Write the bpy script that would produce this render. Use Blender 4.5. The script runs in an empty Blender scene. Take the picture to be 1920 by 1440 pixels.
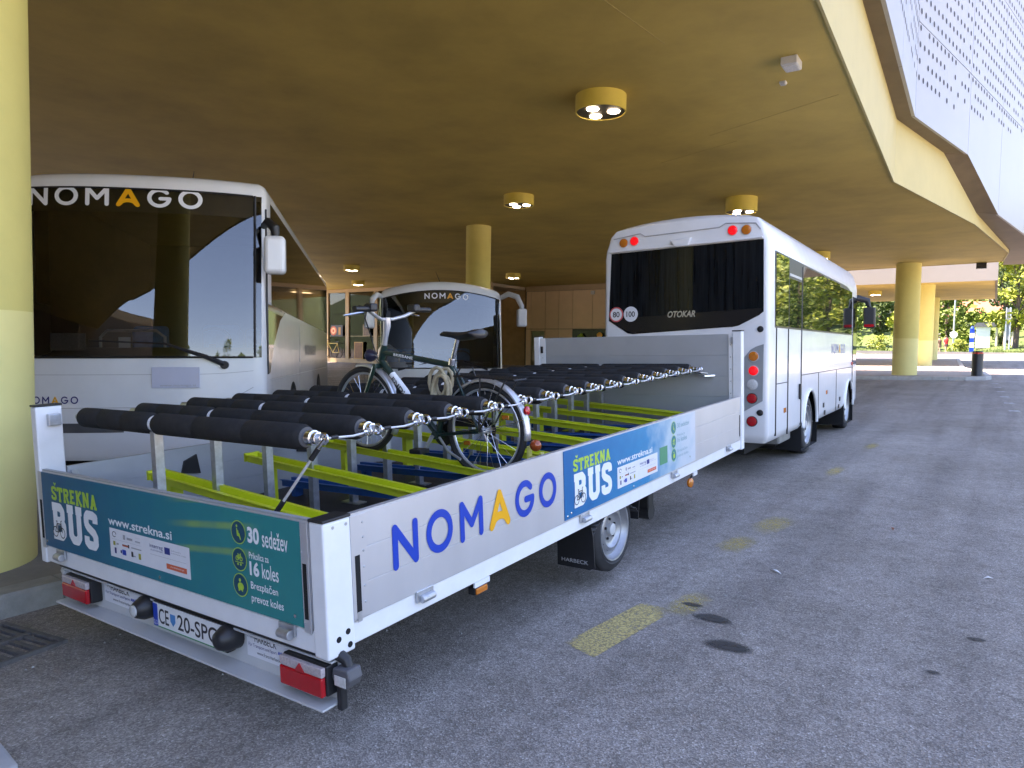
import bpy, bmesh, math, random
from mathutils import Vector, Matrix
R = math.radians
random.seed(7)
SC = bpy.context.scene
COL = SC.collection

# ------------------------------------------------------------------ camera
H = 1.452
YAW, PIT, ROL = .599, .0506, .0157
fw = Vector((-math.sin(YAW)*math.cos(PIT), math.cos(YAW)*math.cos(PIT), -math.sin(PIT)))
r0 = Vector((math.cos(YAW), math.sin(YAW), 0)); u0 = r0.cross(fw)
rt = r0*math.cos(ROL)+u0*math.sin(ROL); up = -r0*math.sin(ROL)+u0*math.cos(ROL)
cd = bpy.data.cameras.new('camera'); cam = bpy.data.objects.new('camera', cd); COL.objects.link(cam)
cd.sensor_width = 36; cd.lens = 1324/1920*36; cd.clip_start = .05; cd.clip_end = 3000
cam.matrix_world = Matrix(((rt.x, up.x, -fw.x, 0), (rt.y, up.y, -fw.y, 0), (rt.z, up.z, -fw.z, H), (0, 0, 0, 1)))
SC.camera = cam

# ------------------------------------------------------------------ sky, sun, exposure
SUN_EL = R(64); SUN_DIR = Vector((-.93, -.37, 0)).normalized()*math.cos(SUN_EL)+Vector((0, 0, math.sin(SUN_EL)))
W = bpy.data.worlds.new('World'); SC.world = W; W.use_nodes = True
nt = W.node_tree; nt.nodes.clear()
sky = nt.nodes.new('ShaderNodeTexSky'); sky.sky_type = 'NISHITA'; sky.sun_disc = False
sky.sun_elevation = SUN_EL; sky.sun_rotation = math.atan2(SUN_DIR.x, SUN_DIR.y)
sky.air_density = 1.0; sky.dust_density = .2; sky.ozone_density = 2.0
tc = nt.nodes.new('ShaderNodeTexCoord'); mpw = nt.nodes.new('ShaderNodeMapping'); mpw.inputs['Scale'].default_value = (1, 1, 2.6)
nzw = nt.nodes.new('ShaderNodeTexNoise'); nzw.inputs['Scale'].default_value = 3.2; nzw.inputs['Detail'].default_value = 7; nzw.inputs['Roughness'].default_value = .6
rpw = nt.nodes.new('ShaderNodeValToRGB'); rpw.color_ramp.elements[0].position = .60; rpw.color_ramp.elements[1].position = .80
mxw = nt.nodes.new('ShaderNodeMix'); mxw.data_type = 'RGBA'; mxw.inputs[7].default_value = (7.5, 7.7, 8.0, 1)
bg = nt.nodes.new('ShaderNodeBackground'); bg.inputs['Strength'].default_value = .12
ow = nt.nodes.new('ShaderNodeOutputWorld')
for a, b in ((tc.outputs['Generated'], mpw.inputs[0]), (mpw.outputs[0], nzw.inputs['Vector']), (nzw.outputs[0], rpw.inputs[0]), (rpw.outputs[0], mxw.inputs[0]),
             (sky.outputs[0], mxw.inputs[6]), (mxw.outputs[2], bg.inputs[0]), (bg.outputs[0], ow.inputs[0])):
    nt.links.new(a, b)
sd = bpy.data.lights.new('sun', 'SUN'); sun = bpy.data.objects.new('sun', sd); COL.objects.link(sun)
sd.energy = 4.8; sd.angle = R(.53); sd.color = (1, .93, .80)
sun.rotation_euler = SUN_DIR.to_track_quat('Z', 'Y').to_euler(); sun.location = (-30, -20, 60)
SC.view_settings.view_transform = 'Standard'; SC.view_settings.look = 'None'
SC.view_settings.exposure = 2.72; SC.view_settings.gamma = 1; SC.view_settings.use_curve_mapping = False
SC.view_settings.use_white_balance = True; SC.view_settings.white_balance_temperature = 7350; SC.view_settings.white_balance_tint = 25
SC.render.engine = 'CYCLES'
cy = SC.cycles; cy.use_denoising = True; cy.max_bounces = 6; cy.diffuse_bounces = 3; cy.use_adaptive_sampling = True; cy.adaptive_threshold = .02; cy.glossy_bounces = 4; cy.transparent_max_bounces = 12
cy.sample_clamp_indirect = 6; cy.caustics_reflective = False; cy.caustics_refractive = False

# ------------------------------------------------------------------ helpers
def tag(o, label=None, cat=None, group=None, kind=None):
    if label: o['label'] = label
    if cat: o['category'] = cat
    if group: o['group'] = group
    if kind: o['kind'] = kind
    return o
def empty(name, mat=None, loc=None):
    o = bpy.data.objects.new(name, None); COL.objects.link(o); o.empty_display_size = .2
    if mat is not None: o.matrix_world = mat
    if loc is not None: o.location = loc
    return o

class MB:
    def __init__(s): s.v = []; s.f = []
    def add(s, vs, fs):
        n = len(s.v); s.v += [tuple(p) for p in vs]; s.f += [tuple(i+n for i in f) for f in fs]; return s
    def box(s, x0, x1, y0, y1, z0, z1):
        vs = [(x, y, z) for z in (z0, z1) for y in (y0, y1) for x in (x0, x1)]
        return s.add(vs, [(0, 2, 3, 1), (4, 5, 7, 6), (0, 1, 5, 4), (2, 6, 7, 3), (0, 4, 6, 2), (1, 3, 7, 5)])
    def beam(s, a, b, w, h=None, upv=(0, 0, 1)):
        h = w if h is None else h; a = Vector(a); b = Vector(b); d = (b-a).normalized(); u = Vector(upv)
        if abs(d.dot(u)) > .98: u = Vector((1, 0, 0))
        x = d.cross(u).normalized(); y = x.cross(d).normalized()
        vs = [p+x*sx*w/2+y*sy*h/2 for p in (a, b) for sx, sy in ((-1, -1), (1, -1), (1, 1), (-1, 1))]
        return s.add(vs, [(0, 1, 2, 3), (7, 6, 5, 4), (0, 4, 5, 1), (1, 5, 6, 2), (2, 6, 7, 3), (3, 7, 4, 0)])
    def tube(s, pts, rad, n=10, caps=True, closed=False):
        pts = [Vector(p) for p in pts]; m = len(pts)
        rads = rad if isinstance(rad, (list, tuple)) else [rad]*m
        base = len(s.v); prev = None
        for i, p in enumerate(pts):
            if closed: d = pts[(i+1) % m]-pts[i-1]
            else: d = (pts[min(i+1, m-1)]-pts[max(i-1, 0)])
            d = d.normalized() if d.length > 1e-9 else Vector((0, 0, 1))
            if prev is None:
                u = Vector((0, 0, 1)) if abs(d.z) < .9 else Vector((1, 0, 0)); x = d.cross(u).normalized()
            else:
                x = (prev-d*prev.dot(d)); x = x.normalized() if x.length > 1e-6 else d.orthogonal().normalized()
            prev = x; y = d.cross(x)
            for k in range(n):
                a = 2*math.pi*k/n; s.v.append(tuple(p+(x*math.cos(a)+y*math.sin(a))*rads[i]))
        for i in range(m if closed else m-1):
            j = (i+1) % m
            for k in range(n):
                k2 = (k+1) % n; s.f.append((base+i*n+k, base+i*n+k2, base+j*n+k2, base+j*n+k))
        if caps and not closed:
            s.f.append(tuple(base+k for k in range(n-1, -1, -1))); s.f.append(tuple(base+(m-1)*n+k for k in range(n)))
        return s
    def cyl(s, a, b, r, n=24, r2=None): return s.tube([a, b], [r, r if r2 is None else r2], n)
    def lathe(s, a, axis, prof, n=24, caps=True):      # prof: (dist along axis, radius)
        a = Vector(a); d = Vector(axis).normalized()
        pts = [a+d*t for t, _ in prof]; x = d.orthogonal().normalized(); y = d.cross(x); base = len(s.v)
        for p, (t, r) in zip(pts, prof):
            for k in range(n):
                q = 2*math.pi*k/n; s.v.append(tuple(p+(x*math.cos(q)+y*math.sin(q))*r))
        for i in range(len(prof)-1):
            for k in range(n):
                k2 = (k+1) % n; s.f.append((base+i*n+k, base+i*n+k2, base+(i+1)*n+k2, base+(i+1)*n+k))
        if caps:
            s.f.append(tuple(base+k for k in range(n-1, -1, -1))); s.f.append(tuple(base+(len(prof)-1)*n+k for k in range(n)))
        return s
    def prism(s, poly, mp, t0, t1):                     # poly 2-d; mp(u,v,t)->3-d
        n = len(poly); vs = [mp(u, v, t0) for u, v in poly]+[mp(u, v, t1) for u, v in poly]
        fs = [tuple(range(n-1, -1, -1)), tuple(range(n, 2*n))]+[(i, (i+1) % n, n+(i+1) % n, n+i) for i in range(n)]
        return s.add(vs, fs)
    def ball(s, c, rx, ry=None, rz=None, nu=14, nv=9):
        ry = ry or rx; rz = rz or rx; base = len(s.v); c = Vector(c)
        for i in range(nv+1):
            th = math.pi*i/nv
            for k in range(nu):
                ph = 2*math.pi*k/nu
                s.v.append((c.x+rx*math.sin(th)*math.cos(ph), c.y+ry*math.sin(th)*math.sin(ph), c.z+rz*math.cos(th)))
        for i in range(nv):
            for k in range(nu):
                k2 = (k+1) % nu; s.f.append((base+i*nu+k, base+(i+1)*nu+k, base+(i+1)*nu+k2, base+i*nu+k2))
        return s
    def build(s, name, mat, parent=None, smooth=False, bevel=0, seg=2):
        me = bpy.data.meshes.new(name); me.from_pydata(s.v, [], s.f); me.update()
        bm = bmesh.new(); bm.from_mesh(me); bmesh.ops.recalc_face_normals(bm, faces=bm.faces); bm.to_mesh(me); bm.free()
        if mat is not None: me.materials.append(mat)
        o = bpy.data.objects.new(name, me); COL.objects.link(o)
        if parent is not None: o.parent = parent
        if smooth:
            for p in me.polygons: p.use_smooth = True
            try: me.set_sharp_from_angle(angle=R(40))
            except Exception: pass
        if bevel:
            b = o.modifiers.new('bevel', 'BEVEL'); b.width = bevel; b.segments = seg; b.limit_method = 'ANGLE'; b.angle_limit = R(40)
        return o

def dup(o, parent=None, loc=None):
    c = o.copy(); COL.objects.link(c); c.parent = parent
    if loc is not None: c.location = loc
    return c
def dup_tree(o, loc=None, parent=None):
    kids = list(o.children); c = dup(o, parent, loc)
    for k in kids: dup_tree(k, None, c)
    return c

# ------------------------------------------------------------------ materials
MATS = {}
def pm(name, col, rough=.5, metal=0, vary=.0, scale=6, bump=0, bscale=None, coat=0, spec=None, ior=None, emit=None, estr=0, grime=0, coords='Object', rvary=0, stretch=None):
    if name in MATS: return MATS[name]
    m = bpy.data.materials.new(name); m.use_nodes = True; n = m.node_tree; p = n.nodes['Principled BSDF']
    p.inputs['Base Color'].default_value = (*col, 1); p.inputs['Roughness'].default_value = rough; p.inputs['Metallic'].default_value = metal
    if coat: p.inputs['Coat Weight'].default_value = coat; p.inputs['Coat Roughness'].default_value = .06
    if spec is not None: p.inputs['Specular IOR Level'].default_value = spec
    if ior: p.inputs['IOR'].default_value = ior
    if emit: m.cycles.emission_sampling = 'NONE'; p.inputs['Emission Color'].default_value = (*emit, 1); p.inputs['Emission Strength'].default_value = estr
    if vary or bump or rvary or grime:
        t = n.nodes.new('ShaderNodeTexCoord'); src = t.outputs[coords]
        if stretch:
            mp = n.nodes.new('ShaderNodeMapping'); mp.inputs['Scale'].default_value = stretch; n.links.new(src, mp.inputs[0]); src = mp.outputs[0]
    if vary or rvary:
        z = n.nodes.new('ShaderNodeTexNoise'); z.inputs['Scale'].default_value = scale; z.inputs['Detail'].default_value = 6; z.inputs['Roughness'].default_value = .62
        n.links.new(src, z.inputs['Vector'])
        if vary:
            r = n.nodes.new('ShaderNodeValToRGB'); r.color_ramp.elements[0].position = .3; r.color_ramp.elements[1].position = .72
            r.color_ramp.elements[0].color = (*[c*(1-vary) for c in col], 1); r.color_ramp.elements[1].color = (*[min(1, c*(1+vary*.7)) for c in col], 1)
            n.links.new(z.outputs[0], r.inputs[0]); last = r.outputs[0]
            n.links.new(last, p.inputs['Base Color'])
        if rvary:
            mr = n.nodes.new('ShaderNodeMapRange'); mr.inputs[3].default_value = max(.02, rough-rvary); mr.inputs[4].default_value = min(1, rough+rvary)
            n.links.new(z.outputs[0], mr.inputs[0]); n.links.new(mr.outputs[0], p.inputs['Roughness'])
    if grime:
        z2 = n.nodes.new('ShaderNodeTexNoise'); z2.inputs['Scale'].default_value = scale*.35; z2.inputs['Detail'].default_value = 9; z2.inputs['Roughness'].default_value = .7
        n.links.new(src, z2.inputs['Vector'])
        r2 = n.nodes.new('ShaderNodeValToRGB'); r2.color_ramp.elements[0].position = .55; r2.color_ramp.elements[1].position = .8
        r2.color_ramp.elements[0].color = (0, 0, 0, 1); r2.color_ramp.elements[1].color = (grime, grime, grime, 1); n.links.new(z2.outputs[0], r2.inputs[0])
        mx = n.nodes.new('ShaderNodeMix'); mx.data_type = 'RGBA'; mx.inputs[7].default_value = (*[c*.45 for c in col], 1)
        n.links.new(r2.outputs[0], mx.inputs[0])
        if vary: n.links.new(last, mx.inputs[6])
        else: mx.inputs[6].default_value = (*col, 1)
        n.links.new(mx.outputs[2], p.inputs['Base Color'])
    if bump:
        zb = n.nodes.new('ShaderNodeTexNoise'); zb.inputs['Scale'].default_value = bscale or scale*8; zb.inputs['Detail'].default_value = 4; n.links.new(src, zb.inputs['Vector'])
        b = n.nodes.new('ShaderNodeBump'); b.inputs['Strength'].default_value = bump; b.inputs['Distance'].default_value = .02
        n.links.new(zb.outputs[0], b.inputs['Height']); n.links.new(b.outputs[0], p.inputs['Normal'])
    MATS[name] = m; return m

def glass_mat(name, tint, refl_ior=1.6):
    m = bpy.data.materials.new(name); m.use_nodes = True; n = m.node_tree; n.nodes.clear()
    o = n.nodes.new('ShaderNodeOutputMaterial'); t = n.nodes.new('ShaderNodeBsdfTransparent'); t.inputs[0].default_value = (*tint, 1)
    g = n.nodes.new('ShaderNodeBsdfGlossy'); g.inputs['Roughness'].default_value = .01; g.inputs[0].default_value = (1, 1, 1, 1)
    f = n.nodes.new('ShaderNodeFresnel'); f.inputs[0].default_value = refl_ior; x = n.nodes.new('ShaderNodeMixShader')
    n.links.new(f.outputs[0], x.inputs[0]); n.links.new(t.outputs[0], x.inputs[1]); n.links.new(g.outputs[0], x.inputs[2]); n.links.new(x.outputs[0], o.inputs[0])
    return m

def asphalt_mat():
    m = bpy.data.materials.new('asphalt'); m.use_nodes = True; n = m.node_tree; p = n.nodes['Principled BSDF']; L = n.links.new
    t = n.nodes.new('ShaderNodeTexCoord'); src = t.outputs['Object']
    def noise(sc, det=5, rough=.6):
        z = n.nodes.new('ShaderNodeTexNoise'); z.inputs['Scale'].default_value = sc; z.inputs['Detail'].default_value = det; z.inputs['Roughness'].default_value = rough; L(src, z.inputs['Vector']); return z.outputs[0]
    def ramp(i, e):
        r = n.nodes.new('ShaderNodeValToRGB'); cr = r.color_ramp
        cr.elements[0].position, cr.elements[0].color = e[0][0], (*e[0][1], 1); cr.elements[1].position, cr.elements[1].color = e[-1][0], (*e[-1][1], 1)
        for ps, c in e[1:-1]:
            q = cr.elements.new(ps); q.color = (*c, 1)
        L(i, r.inputs[0]); return r.outputs[0]
    def mix(fac, a, b, mode='MIX', f=None):
        x = n.nodes.new('ShaderNodeMix'); x.data_type = 'RGBA'; x.blend_type = mode
        if f is not None: x.inputs[0].default_value = f
        else: L(fac, x.inputs[0])
        L(a, x.inputs[6]); L(b, x.inputs[7]); return x.outputs[2]
    vo = n.nodes.new('ShaderNodeTexVoronoi'); vo.inputs['Scale'].default_value = 150; L(src, vo.inputs['Vector'])
    stones = ramp(vo.outputs['Color'], [(0, (.19, .170, .150)), (.5, (.325, .292, .258)), (.85, (.48, .44, .395)), (1, (.74, .70, .66))])
    big = ramp(noise(.55, 6, .6), [(.3, (.80, .79, .78)), (.62, (1.05, 1.05, 1.08))])
    med = ramp(noise(3.5, 7, .7), [(.33, (.78, .77, .75)), (.6, (1, 1, 1))])
    c = mix(None, stones, big, 'MULTIPLY', 1); c = mix(None, c, med, 'MULTIPLY', .8)
    fine = ramp(noise(420, 2), [(.35, (.55, .55, .55)), (.7, (1.4, 1.4, 1.4))]); c = mix(None, c, fine, 'MULTIPLY', .6)
    mps = n.nodes.new('ShaderNodeMapping'); mps.inputs['Scale'].default_value = (1.6, .10, 1); L(src, mps.inputs[0])
    zs_ = n.nodes.new('ShaderNodeTexNoise'); zs_.inputs['Scale'].default_value = 1.5; zs_.inputs['Detail'].default_value = 6; L(mps.outputs[0], zs_.inputs['Vector'])
    c = mix(None, c, ramp(zs_.outputs[0], [(.36, (.74, .73, .73)), (.56, (1.04, 1.04, 1.04))]), 'MULTIPLY', .75)
    c = mix(None, c, ramp(noise(14, 8, .75), [(.34, (.70, .69, .68)), (.52, (1, 1, 1))]), 'MULTIPLY', .7)
    # dirt collected in the gutter by the kerb and drain on the left
    sx = n.nodes.new('ShaderNodeSeparateXYZ'); L(src, sx.inputs[0])
    ad = n.nodes.new('ShaderNodeMath'); ad.operation = 'MULTIPLY_ADD'; L(noise(1.3, 6, .65), ad.inputs[0]); ad.inputs[1].default_value = 2.6; L(sx.outputs[0], ad.inputs[2])
    gut = n.nodes.new('ShaderNodeMapRange'); L(ad.outputs[0], gut.inputs[0]); gut.inputs[1].default_value = -1.2; gut.inputs[2].default_value = -2.6; gut.inputs[3].default_value = 0; gut.inputs[4].default_value = .10
    dirt = n.nodes.new('ShaderNodeRGB'); dirt.outputs[0].default_value = (.15, .14, .13, 1)
    c = mix(gut.outputs[0], c, dirt.outputs[0])
    L(c, p.inputs['Base Color']); p.inputs['Roughness'].default_value = .82; p.inputs['Specular IOR Level'].default_value = .35
    b = n.nodes.new('ShaderNodeBump'); b.inputs['Strength'].default_value = .55; b.inputs['Distance'].default_value = .006; L(vo.outputs['Distance'], b.inputs['Height'])
    b2 = n.nodes.new('ShaderNodeBump'); b2.inputs['Strength'].default_value = .25; b2.inputs['Distance'].default_value = .03; L(noise(9, 4), b2.inputs['Height']); L(b.outputs[0], b2.inputs['Normal'])
    L(b2.outputs[0], p.inputs['Normal']); return m

def decal_mat(name, col, rough, sc, lo, hi, edge=True, dens=1.0, rim=(1.42, .85)):
    """worn print or stain on a thin sheet: noise decides where it has worn away; the sheet's own generated coordinates soften its rim"""
    m = bpy.data.materials.new(name); m.use_nodes = True; n = m.node_tree; L = n.links.new; p = n.nodes['Principled BSDF']; o = n.nodes['Material Output']
    p.inputs['Base Color'].default_value = (*col, 1); p.inputs['Roughness'].default_value = rough
    t = n.nodes.new('ShaderNodeTexCoord'); z = n.nodes.new('ShaderNodeTexNoise'); z.inputs['Scale'].default_value = sc; z.inputs['Detail'].default_value = 8; z.inputs['Roughness'].default_value = .75
    L(t.outputs['Object'], z.inputs['Vector'])
    mr = n.nodes.new('ShaderNodeMapRange'); L(z.outputs[0], mr.inputs[0]); mr.inputs[1].default_value = lo; mr.inputs[2].default_value = hi; mr.inputs[4].default_value = dens
    fac = mr.outputs[0]
    if edge:
        mp = n.nodes.new('ShaderNodeMapping'); mp.inputs['Location'].default_value = (-1, -1, 0); mp.inputs['Scale'].default_value = (2, 2, 0); L(t.outputs['Generated'], mp.inputs[0])
        ln = n.nodes.new('ShaderNodeVectorMath'); ln.operation = 'LENGTH'; L(mp.outputs[0], ln.inputs[0])
        z2 = n.nodes.new('ShaderNodeTexNoise'); z2.inputs['Scale'].default_value = sc*.25; z2.inputs['Detail'].default_value = 5; L(t.outputs['Object'], z2.inputs['Vector'])
        am = n.nodes.new('ShaderNodeMath'); am.operation = 'MULTIPLY_ADD'; L(z2.outputs[0], am.inputs[0]); am.inputs[1].default_value = .9; L(ln.outputs['Value'], am.inputs[2])
        m2 = n.nodes.new('ShaderNodeMapRange'); L(am.outputs[0], m2.inputs[0]); m2.inputs[1].default_value = rim[0]; m2.inputs[2].default_value = rim[1]
        mu = n.nodes.new('ShaderNodeMath'); mu.operation = 'MULTIPLY'; L(fac, mu.inputs[0]); L(m2.outputs[0], mu.inputs[1]); fac = mu.outputs[0]
    tr = n.nodes.new('ShaderNodeBsdfTransparent'); x = n.nodes.new('ShaderNodeMixShader'); L(fac, x.inputs[0]); L(tr.outputs[0], x.inputs[1]); L(p.outputs[0], x.inputs[2]); L(x.outputs[0], o.inputs[0])
    return m

def teal_mat(name, horiz, c0, c1, c2, x0, x1, stripes, fade=None):
    """printed banner: colours run along its length, with faint printed bands and mottling"""
    m = bpy.data.materials.new(name); m.use_nodes = True; n = m.node_tree; L = n.links.new; p = n.nodes['Principled BSDF']
    t = n.nodes.new('ShaderNodeTexCoord'); s = n.nodes.new('ShaderNodeSeparateXYZ'); L(t.outputs['Object'], s.inputs[0])
    mr = n.nodes.new('ShaderNodeMapRange'); L(s.outputs[horiz], mr.inputs[0]); mr.inputs[1].default_value = x0; mr.inputs[2].default_value = x1
    z = n.nodes.new('ShaderNodeTexNoise'); z.inputs['Scale'].default_value = 7; z.inputs['Detail'].default_value = 6; L(t.outputs['Object'], z.inputs['Vector'])
    ma = n.nodes.new('ShaderNodeMath'); ma.operation = 'MULTIPLY_ADD'; L(z.outputs[0], ma.inputs[0]); ma.inputs[1].default_value = .35; L(mr.outputs[0], ma.inputs[2])
    r = n.nodes.new('ShaderNodeValToRGB'); cr = r.color_ramp; cr.elements[0].position = .2; cr.elements[0].color = (*c0, 1); cr.elements[1].position = 1.0; cr.elements[1].color = (*c2, 1)
    e = cr.elements.new(.62); e.color = (*c1, 1)
    if fade: e = cr.elements.new(.8); e.color = (*fade, 1)
    L(ma.outputs[0], r.inputs[0]); out = r.outputs[0]
    if stripes:
        cb = n.nodes.new('ShaderNodeMath'); cb.operation = 'MULTIPLY_ADD'; L(s.outputs[horiz], cb.inputs[0]); cb.inputs[1].default_value = -.10; L(s.outputs[2], cb.inputs[2])
        w = n.nodes.new('ShaderNodeMath'); w.operation = 'MULTIPLY'; w.inputs[1].default_value = 62; L(cb.outputs[0], w.inputs[0])
        sn = n.nodes.new('ShaderNodeMath'); sn.operation = 'SINE'; L(w.outputs[0], sn.inputs[0])
        m1 = n.nodes.new('ShaderNodeMapRange'); L(sn.outputs[0], m1.inputs[0]); m1.inputs[1].default_value = .45; m1.inputs[2].default_value = .95; m1.inputs[4].default_value = .55
        win = n.nodes.new('ShaderNodeMapRange'); win.interpolation_type = 'SMOOTHSTEP'; L(s.outputs[horiz], win.inputs[0]); win.inputs[1].default_value = -1.0; win.inputs[2].default_value = -.75
        win2 = n.nodes.new('ShaderNodeMapRange'); win2.interpolation_type = 'SMOOTHSTEP'; L(s.outputs[horiz], win2.inputs[0]); win2.inputs[1].default_value = -.30; win2.inputs[2].default_value = -.5
        wz = n.nodes.new('ShaderNodeMapRange'); L(s.outputs[2], wz.inputs[0]); wz.inputs[1].default_value = .18; wz.inputs[2].default_value = .27
        k = win.outputs[0]
        for q in (win2.outputs[0], wz.outputs[0], m1.outputs[0], z.outputs[0]):
            mu = n.nodes.new('ShaderNodeMath'); mu.operation = 'MULTIPLY'; L(k, mu.inputs[0]); L(q, mu.inputs[1]); k = mu.outputs[0]
        k2 = n.nodes.new('ShaderNodeMath'); k2.operation = 'MULTIPLY'; k2.inputs[1].default_value = 1.7; L(k, k2.inputs[0])
        x = n.nodes.new('ShaderNodeMix'); x.data_type = 'RGBA'; L(k2.outputs[0], x.inputs[0]); L(out, x.inputs[6]); x.inputs[7].default_value = (.30, .45, .06, 1); out = x.outputs[2]
    L(out, p.inputs['Base Color']); p.inputs['Roughness'].default_value = .30; p.inputs['Specular IOR Level'].default_value = .35
    return m

WHITE = pm('white_vehicle_paint', (.80, .81, .82), .24, vary=.04, scale=3, coat=.4, grime=.09)
TWHITE = pm('white_powder_coat', (.80, .81, .82), .38, vary=.05, scale=8, grime=.12)
ALU = pm('anodised_aluminium', (.60, .60, .62), .42, metal=.55, vary=.06, scale=3, rvary=.10, stretch=(1, 1, .3), grime=.14)
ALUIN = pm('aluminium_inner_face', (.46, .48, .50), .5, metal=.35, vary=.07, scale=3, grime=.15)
GALV = pm('galvanised_steel', (.52, .54, .57), .42, metal=.8, vary=.22, scale=26, rvary=.12)
CHROME = pm('bright_zinc', (.78, .79, .82), .22, metal=1.0, vary=.06, scale=30)
FOAM = pm('black_foam', (.026, .026, .027), .92, spec=.25, vary=.25, scale=20, bump=.08, bscale=90)
FOAMEND = pm('foam_end_grey', (.12, .12, .125), .7, vary=.2, scale=40)
RUBBER = pm('tyre_rubber', (.028, .028, .030), .72, vary=.25, scale=18, grime=.1)
BLACK = pm('black_plastic', (.018, .018, .020), .42, vary=.15, scale=20)
DARK = pm('dark_void', (.008, .008, .009), .9, vary=.1)
YEL = pm('yellow_green_paint', (.70, .78, .03), .42, vary=.08, scale=14, grime=.22)
BLUE = pm('blue_paint', (.015, .12, .42), .4, vary=.12, scale=12, grime=.2)
DECK = pm('brown_plywood_deck', (.040, .034, .034), .62, vary=.3, scale=9, bump=.2, bscale=160)
REDL = pm('red_lens', (.50, .006, .012), .16, vary=.08, scale=60, coat=.5)
REDON = pm('lit_red_lens', (.6, .01, .015), .2, vary=.03, coat=.4, emit=(1, .01, .015), estr=.10)
AMBER = pm('amber_lens', (.60, .17, .015), .18, vary=.1, scale=50, coat=.5)
CLEAR = pm('clear_lens', (.62, .62, .60), .15, vary=.2, scale=60, coat=.5)
REFLB = pm('frosted_lens_band', (.50, .42, .42), .2, vary=.25, scale=120, coat=.4)
LBLUE = pm('lettering_blue', (.003, .052, .42), .3, vary=.03)
LNAVY = pm('lettering_navy', (.012, .012, .16), .35, vary=.03)
LORANGE = pm('lettering_orange', (.90, .42, .01), .3, vary=.03)
LWHITE = pm('lettering_white', (.82, .84, .86), .35, vary=.03)
LGREEN = pm('lettering_lime', (.40, .62, .05), .35, vary=.05)
LBLACK = pm('lettering_black', (.02, .02, .025), .4, vary=.03)
LGREY = pm('lettering_grey', (.42, .42, .43), .4, vary=.05)
STICK = pm('white_sticker', (.76, .77, .80), .35, vary=.04, scale=20)
LIGHTGREY = pm('light_grey_paint', (.55, .56, .56), .35, vary=.06, scale=6, grime=.15)
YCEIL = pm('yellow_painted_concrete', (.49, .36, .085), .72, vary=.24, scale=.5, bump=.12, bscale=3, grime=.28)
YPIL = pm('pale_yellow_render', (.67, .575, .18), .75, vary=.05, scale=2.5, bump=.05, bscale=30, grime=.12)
YPILLOW = pm('fresh_pale_yellow_paint', (.80, .71, .28), .62, vary=.04, scale=2.5, grime=.10)
CONC = pm('concrete_kerb', (.27, .265, .25), .85, vary=.22, scale=7, bump=.3, bscale=60, grime=.4)
PAVE = pm('grey_paving', (.20, .185, .17), .85, vary=.18, scale=5, bump=.2, bscale=80, grime=.3)
TAN = pm('tan_metal_panel', (.66, .48, .28), .42, metal=.0, vary=.08, scale=1.2, grime=.08)
TANF = pm('tan_frame', (.42, .30, .16), .45, vary=.08, scale=3)
BRONZE = pm('bronze_soffit', (.13, .095, .055), .6, vary=.2, scale=2, grime=.2)
FACADE = pm('white_perforated_panel', (.275, .28, .295), .4, vary=.03, scale=1)
GLASSB = pm('black_tinted_glass', (.005, .006, .007), .015, vary=.0, ior=1.32)
GLASSS = pm('side_tinted_glass', (.010, .012, .010), .02, ior=2.3)
GLASSC = pm('coach_side_glass', (.006, .006, .006), .03, ior=1.42)
WSH = glass_mat('windscreen_glass', (.46, .49, .48), 1.98)
SHOPG = glass_mat('shop_glass', (.75, .74, .68), 1.5)
GRASS = pm('grass', (.07, .11, .018), .9, vary=.35, scale=1.5, bump=.4, bscale=20)
ROADFAR = pm('pale_asphalt', (.085, .085, .092), .85, vary=.1, scale=.6)

# ------------------------------------------------------------------ lettering
_tc = {}
def text2d(body, bold=0, shear=0, space=1):
    k = (body, bold, shear, space)
    if k in _tc: return _tc[k]
    c = bpy.data.curves.new('tmp', 'FONT'); c.body = body; c.offset = bold; c.shear = shear; c.resolution_u = 5; c.space_character = space
    o = bpy.data.objects.new('tmp', c); COL.objects.link(o); m = o.to_mesh()
    vs = [(v.co.x, v.co.y) for v in m.vertices]; fs = [tuple(p.vertices) for p in m.polygons]; o.to_mesh_clear()
    bpy.data.objects.remove(o); bpy.data.curves.remove(c)
    x0 = min(v[0] for v in vs); x1 = max(v[0] for v in vs); y0 = min(v[1] for v in vs); y1 = max(v[1] for v in vs)
    _tc[k] = ([((x-x0)/(x1-x0), (y-y0)/(y1-y0)) for x, y in vs], fs); return _tc[k]
def put_text(body, mat, parent, box, mp, bold=0, shear=0, name='lettering', space=1):
    vs, fs = text2d(body, bold, shear, space); u0, u1, v0, v1 = box
    mb = MB(); mb.add([mp(u0+(u1-u0)*a, v0+(v1-v0)*b) for a, b in vs], fs)
    me = bpy.data.meshes.new(name); me.from_pydata(mb.v, [], mb.f); me.update(); me.materials.append(mat)
    o = bpy.data.objects.new(name, me); COL.objects.link(o); o.parent = parent; return o

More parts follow.
